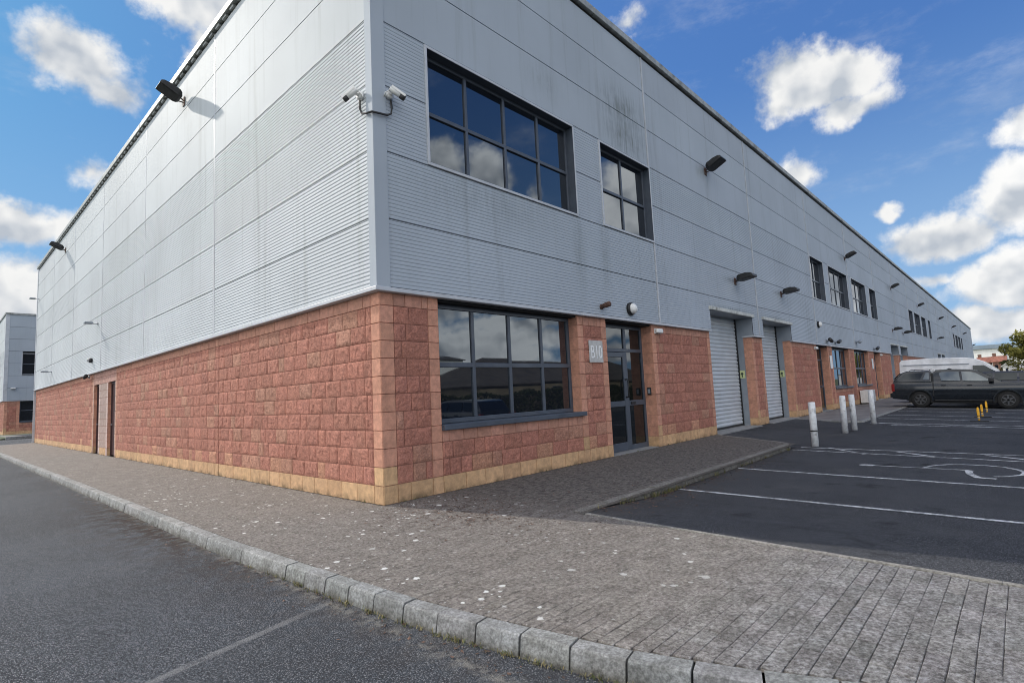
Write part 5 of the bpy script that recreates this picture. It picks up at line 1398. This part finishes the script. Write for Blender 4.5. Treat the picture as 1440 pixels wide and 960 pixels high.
# ------------------------------------------------------------------ sky, sun, camera
SUN_EL, SUN_AZ = 32.0, -13.0                           # azimuth from +y towards +x
w = bpy.data.worlds.new('World'); scene.world = w; w.use_nodes = True
k = NT(w.node_tree); bg = w.node_tree.nodes['Background']
sky = k.n('ShaderNodeTexSky', sky_type='NISHITA'); sky.sun_disc = False
sky.sun_elevation = R(SUN_EL); sky.sun_rotation = R(SUN_AZ)
sky.air_density = 1.0; sky.dust_density = 0.6; sky.ozone_density = 2.0
d = k.vm('NORMALIZE', k.n('ShaderNodeTexCoord').outputs['Generated'])
dx, dy, dz = k.sep(d)
az = k.m('MULTIPLY', k.m('ARCTAN2', dx, dy), 57.29578)
el = k.m('MULTIPLY', k.m('ARCSINE', dz), 57.29578)
warp = k.vm('SUBTRACT', k.noise(d, 7.0, 5, 0.6, 1), (0.5, 0.5, 0.5))
wx, wy, wz = k.sep(warp)
azw = k.m('ADD', az, k.m('MULTIPLY', wx, 5.0)); elw = k.m('ADD', el, k.m('MULTIPLY', wy, 5.0))
#  (azimuth, elevation, half width, half height, weight)
BLOBS = [(8.0, 28.6, 4.6, 3.5, 1.0), (9.8, 26.6, 3.4, 2.4, .8), (16.6, 35.9, 8.6, 4.9, 1.15), (17.6, 30.0, 2.4, 4.0, 0.9), (9.2, 19.8, 2.6, 1.7, .62), (2.5, 14.6, 8.5, 2.3, 1.1), (3, 9.0, 12, 4.2, 1.1), (0, 4, 25, 4, 0.9),
         (76.6, 26.6, 4.6, 3.5, 1.3), (80.2, 26.0, 5.0, 2.9, 1.2), (81.2, 23.4, 4.0, 1.7, .9), (75.0, 25.4, 2.6, 2.2, 0.95), (61.5, 34, 2.8, 1.3, .42), (76.8, 18.9, 2.2, 1.6, .55), (75, 16.4, 2.0, 1.6, .6), (83.2, 14.6, 1.2, .7, .6),
         (92.2, 17.8, 3.2, 2.0, .9), (93, 13.2, 5.5, 3.4, 1.15), (87, 11.3, 5.0, 2.0, 1.0), (91.5, 7.0, 6.0, 2.8, 1.1), (88, 3.5, 16, 2.2, 1.0), (85.5, 8.0, 2.2, 0.8, .5),
         (141, 22.8, 5.0, 4.0, 1.15), (134.2, 21.6, 3.2, 3.8, 1.1), (129.5, 20.0, 1.6, 2.6, .8), (119, 18.5, 6.0, 5.0, 1.1), (133, 6.0, 28, 1.5, .9), (133, 9.5, 20, 1.8, .85), (138, 13.0, 9, 1.6, .6), (128, 3.0, 30, 1.3, .9), (104, 9.0, 9, 6.0, 1.1),
         (-172, 36, 34, 15, 1.1), (160, 58, 50, 12, 1.0), (-110, 34, 34, 18, 1.2), (-55, 38, 26, 15, 1.2), (-65, 12, 50, 9, 1.2), (-150, 9, 40, 7, 1.1), (165, 12, 22, 9, 1.0), (136, 4.6, 9, 1.5, 1.1), (132, 7.6, 9, 1.3, 1.0), (-100, 65, 60, 12, .9)]  # unseen western clouds here are added to light the side wall
tot = None
for a, e, wa, he, s in BLOBS:
    da = k.m('SUBTRACT', k.m('WRAP', k.m('SUBTRACT', azw, a), -180.0, 180.0), 0.0)
    u = k.m('DIVIDE', da, wa); v = k.m('DIVIDE', k.m('SUBTRACT', elw, e), he)
    g = k.m('MULTIPLY', k.m('SUBTRACT', 1.0, k.m('SQRT', k.m('ADD', k.m('MULTIPLY', u, u), k.m('MULTIPLY', v, v)))), s)
    tot = g if tot is None else k.m('MAXIMUM', tot, g)
n1 = k.noise(d, 11.0, 12, 0.64)
n1b = k.noise(k.vm('ADD', d, (-0.002, 0.006, 0.014)), 11.0, 12, 0.64)
dens = k.m('ADD', tot, k.m('MULTIPLY', k.m('SUBTRACT', n1, 0.52), 1.75))
alpha = k.ramp(dens, -0.08, 0.44)
wisp = k.m('MULTIPLY', k.ramp(k.noise(k.scalev(d, (1.0, 1.0, 2.6)), 6.0, 9, 0.66), 0.50, 0.80), 0.22)
alpha = k.m('MAXIMUM', alpha, wisp)
s1 = k.noise(d, 11.0, 3, 0.5); s1b = k.noise(k.vm('ADD', d, (-0.004, 0.010, 0.028)), 11.0, 3, 0.5)
relief = k.m('ADD', 0.72, k.m('ADD', k.m('MULTIPLY', k.m('SUBTRACT', s1, s1b), 4.5), k.m('MULTIPLY', k.m('SUBTRACT', n1, n1b), 1.2)), clamp=True)
core_ = k.ramp(dens, 0.45, 1.25)
lit = k.m('SUBTRACT', relief, k.m('MULTIPLY', core_, 0.38), clamp=True)
back = k.ramp(dy, 0.1, -0.5)                           # clouds opposite the sun are lit full on
CW = k.mix(back, (9.2, 9.2, 9.1), (16.5, 16.5, 16.5)); CG = k.mix(back, (5.0, 5.5, 6.2), (6.3, 6.8, 7.5))
west = k.ramp(dx, 0.0, -0.35)  # out-of-view clouds brightened to throw light on the side wall
CW = k.mix(west, CW, (33.5, 32.5, 31.0)); CG = k.mix(west, CG, (20.0, 20.0, 20.0))
cloud = k.mix(lit, CG, CW)
sr, sg, sb_ = k.sep(sky.outputs[0])
def curve(c, A, B):
    c = k.m('MULTIPLY', c, 0.1)
    return k.m('MULTIPLY', k.m('DIVIDE', k.m('MULTIPLY', c, A), k.m('ADD', 1.0, k.m('MULTIPLY', c, B))), 10.0)
cmb = k.n('ShaderNodeCombineXYZ'); k.set(cmb.inputs[0], curve(sr, 1.53, 8.9)); k.set(cmb.inputs[1], curve(sg, 1.99, 3.8)); k.set(cmb.inputs[2], curve(sb_, 4.4, 5.0))
skyc = k.mix(k.m('MULTIPLY', k.ramp(el, -2.0, 30.0, 1.0, 0.0), 0.75), cmb.outputs[0], (3.9, 6.0, 8.6))
col_ = k.mix(alpha, skyc, cloud)
k.set(bg.inputs['Color'], col_); bg.inputs['Strength'].default_value = 0.10

sd = bpy.data.lights.new('sun', 'SUN'); sd.energy = 4.0; sd.angle = R(0.8); sd.color = (1.0, 0.94, 0.85)
so = bpy.data.objects.new('sun', sd); col.objects.link(so)
sv = Vector((math.sin(R(SUN_AZ))*math.cos(R(SUN_EL)), math.cos(R(SUN_AZ))*math.cos(R(SUN_EL)), math.sin(R(SUN_EL))))
so.rotation_euler = sv.to_track_quat('Z', 'Y').to_euler(); so.location = (0, 0, 40)

F, YAW, PITCH, ROLL_, CX, CY, CZ = 764.546, 0.824044, 0.0970989, -0.0484839, -4.27311, -6.45072, 1.40884
cd = bpy.data.cameras.new('camera'); cd.sensor_fit = 'HORIZONTAL'; cd.sensor_width = 36; cd.lens = F/1440*36; cd.clip_end = 3000; cd.clip_start = 0.05
cam = bpy.data.objects.new('camera', cd); col.objects.link(cam); scene.camera = cam
fw_ = Vector((math.sin(YAW)*math.cos(PITCH), math.cos(YAW)*math.cos(PITCH), math.sin(PITCH)))
r0 = Vector((math.cos(YAW), -math.sin(YAW), 0)); u0 = r0.cross(fw_)
rr = r0*math.cos(ROLL_)+u0*math.sin(ROLL_); uu = -r0*math.sin(ROLL_)+u0*math.cos(ROLL_)
cam.matrix_world = Matrix(((rr.x, uu.x, -fw_.x, CX), (rr.y, uu.y, -fw_.y, CY), (rr.z, uu.z, -fw_.z, CZ), (0, 0, 0, 1)))

scene.view_settings.view_transform = 'Standard'; scene.view_settings.look = 'None'; scene.view_settings.exposure = 0; scene.view_settings.gamma = 1
scene.render.engine = 'CYCLES'
scene.cycles.use_denoising = True
scene.cycles.filter_width = 1.0
scene.cycles.max_bounces = 6
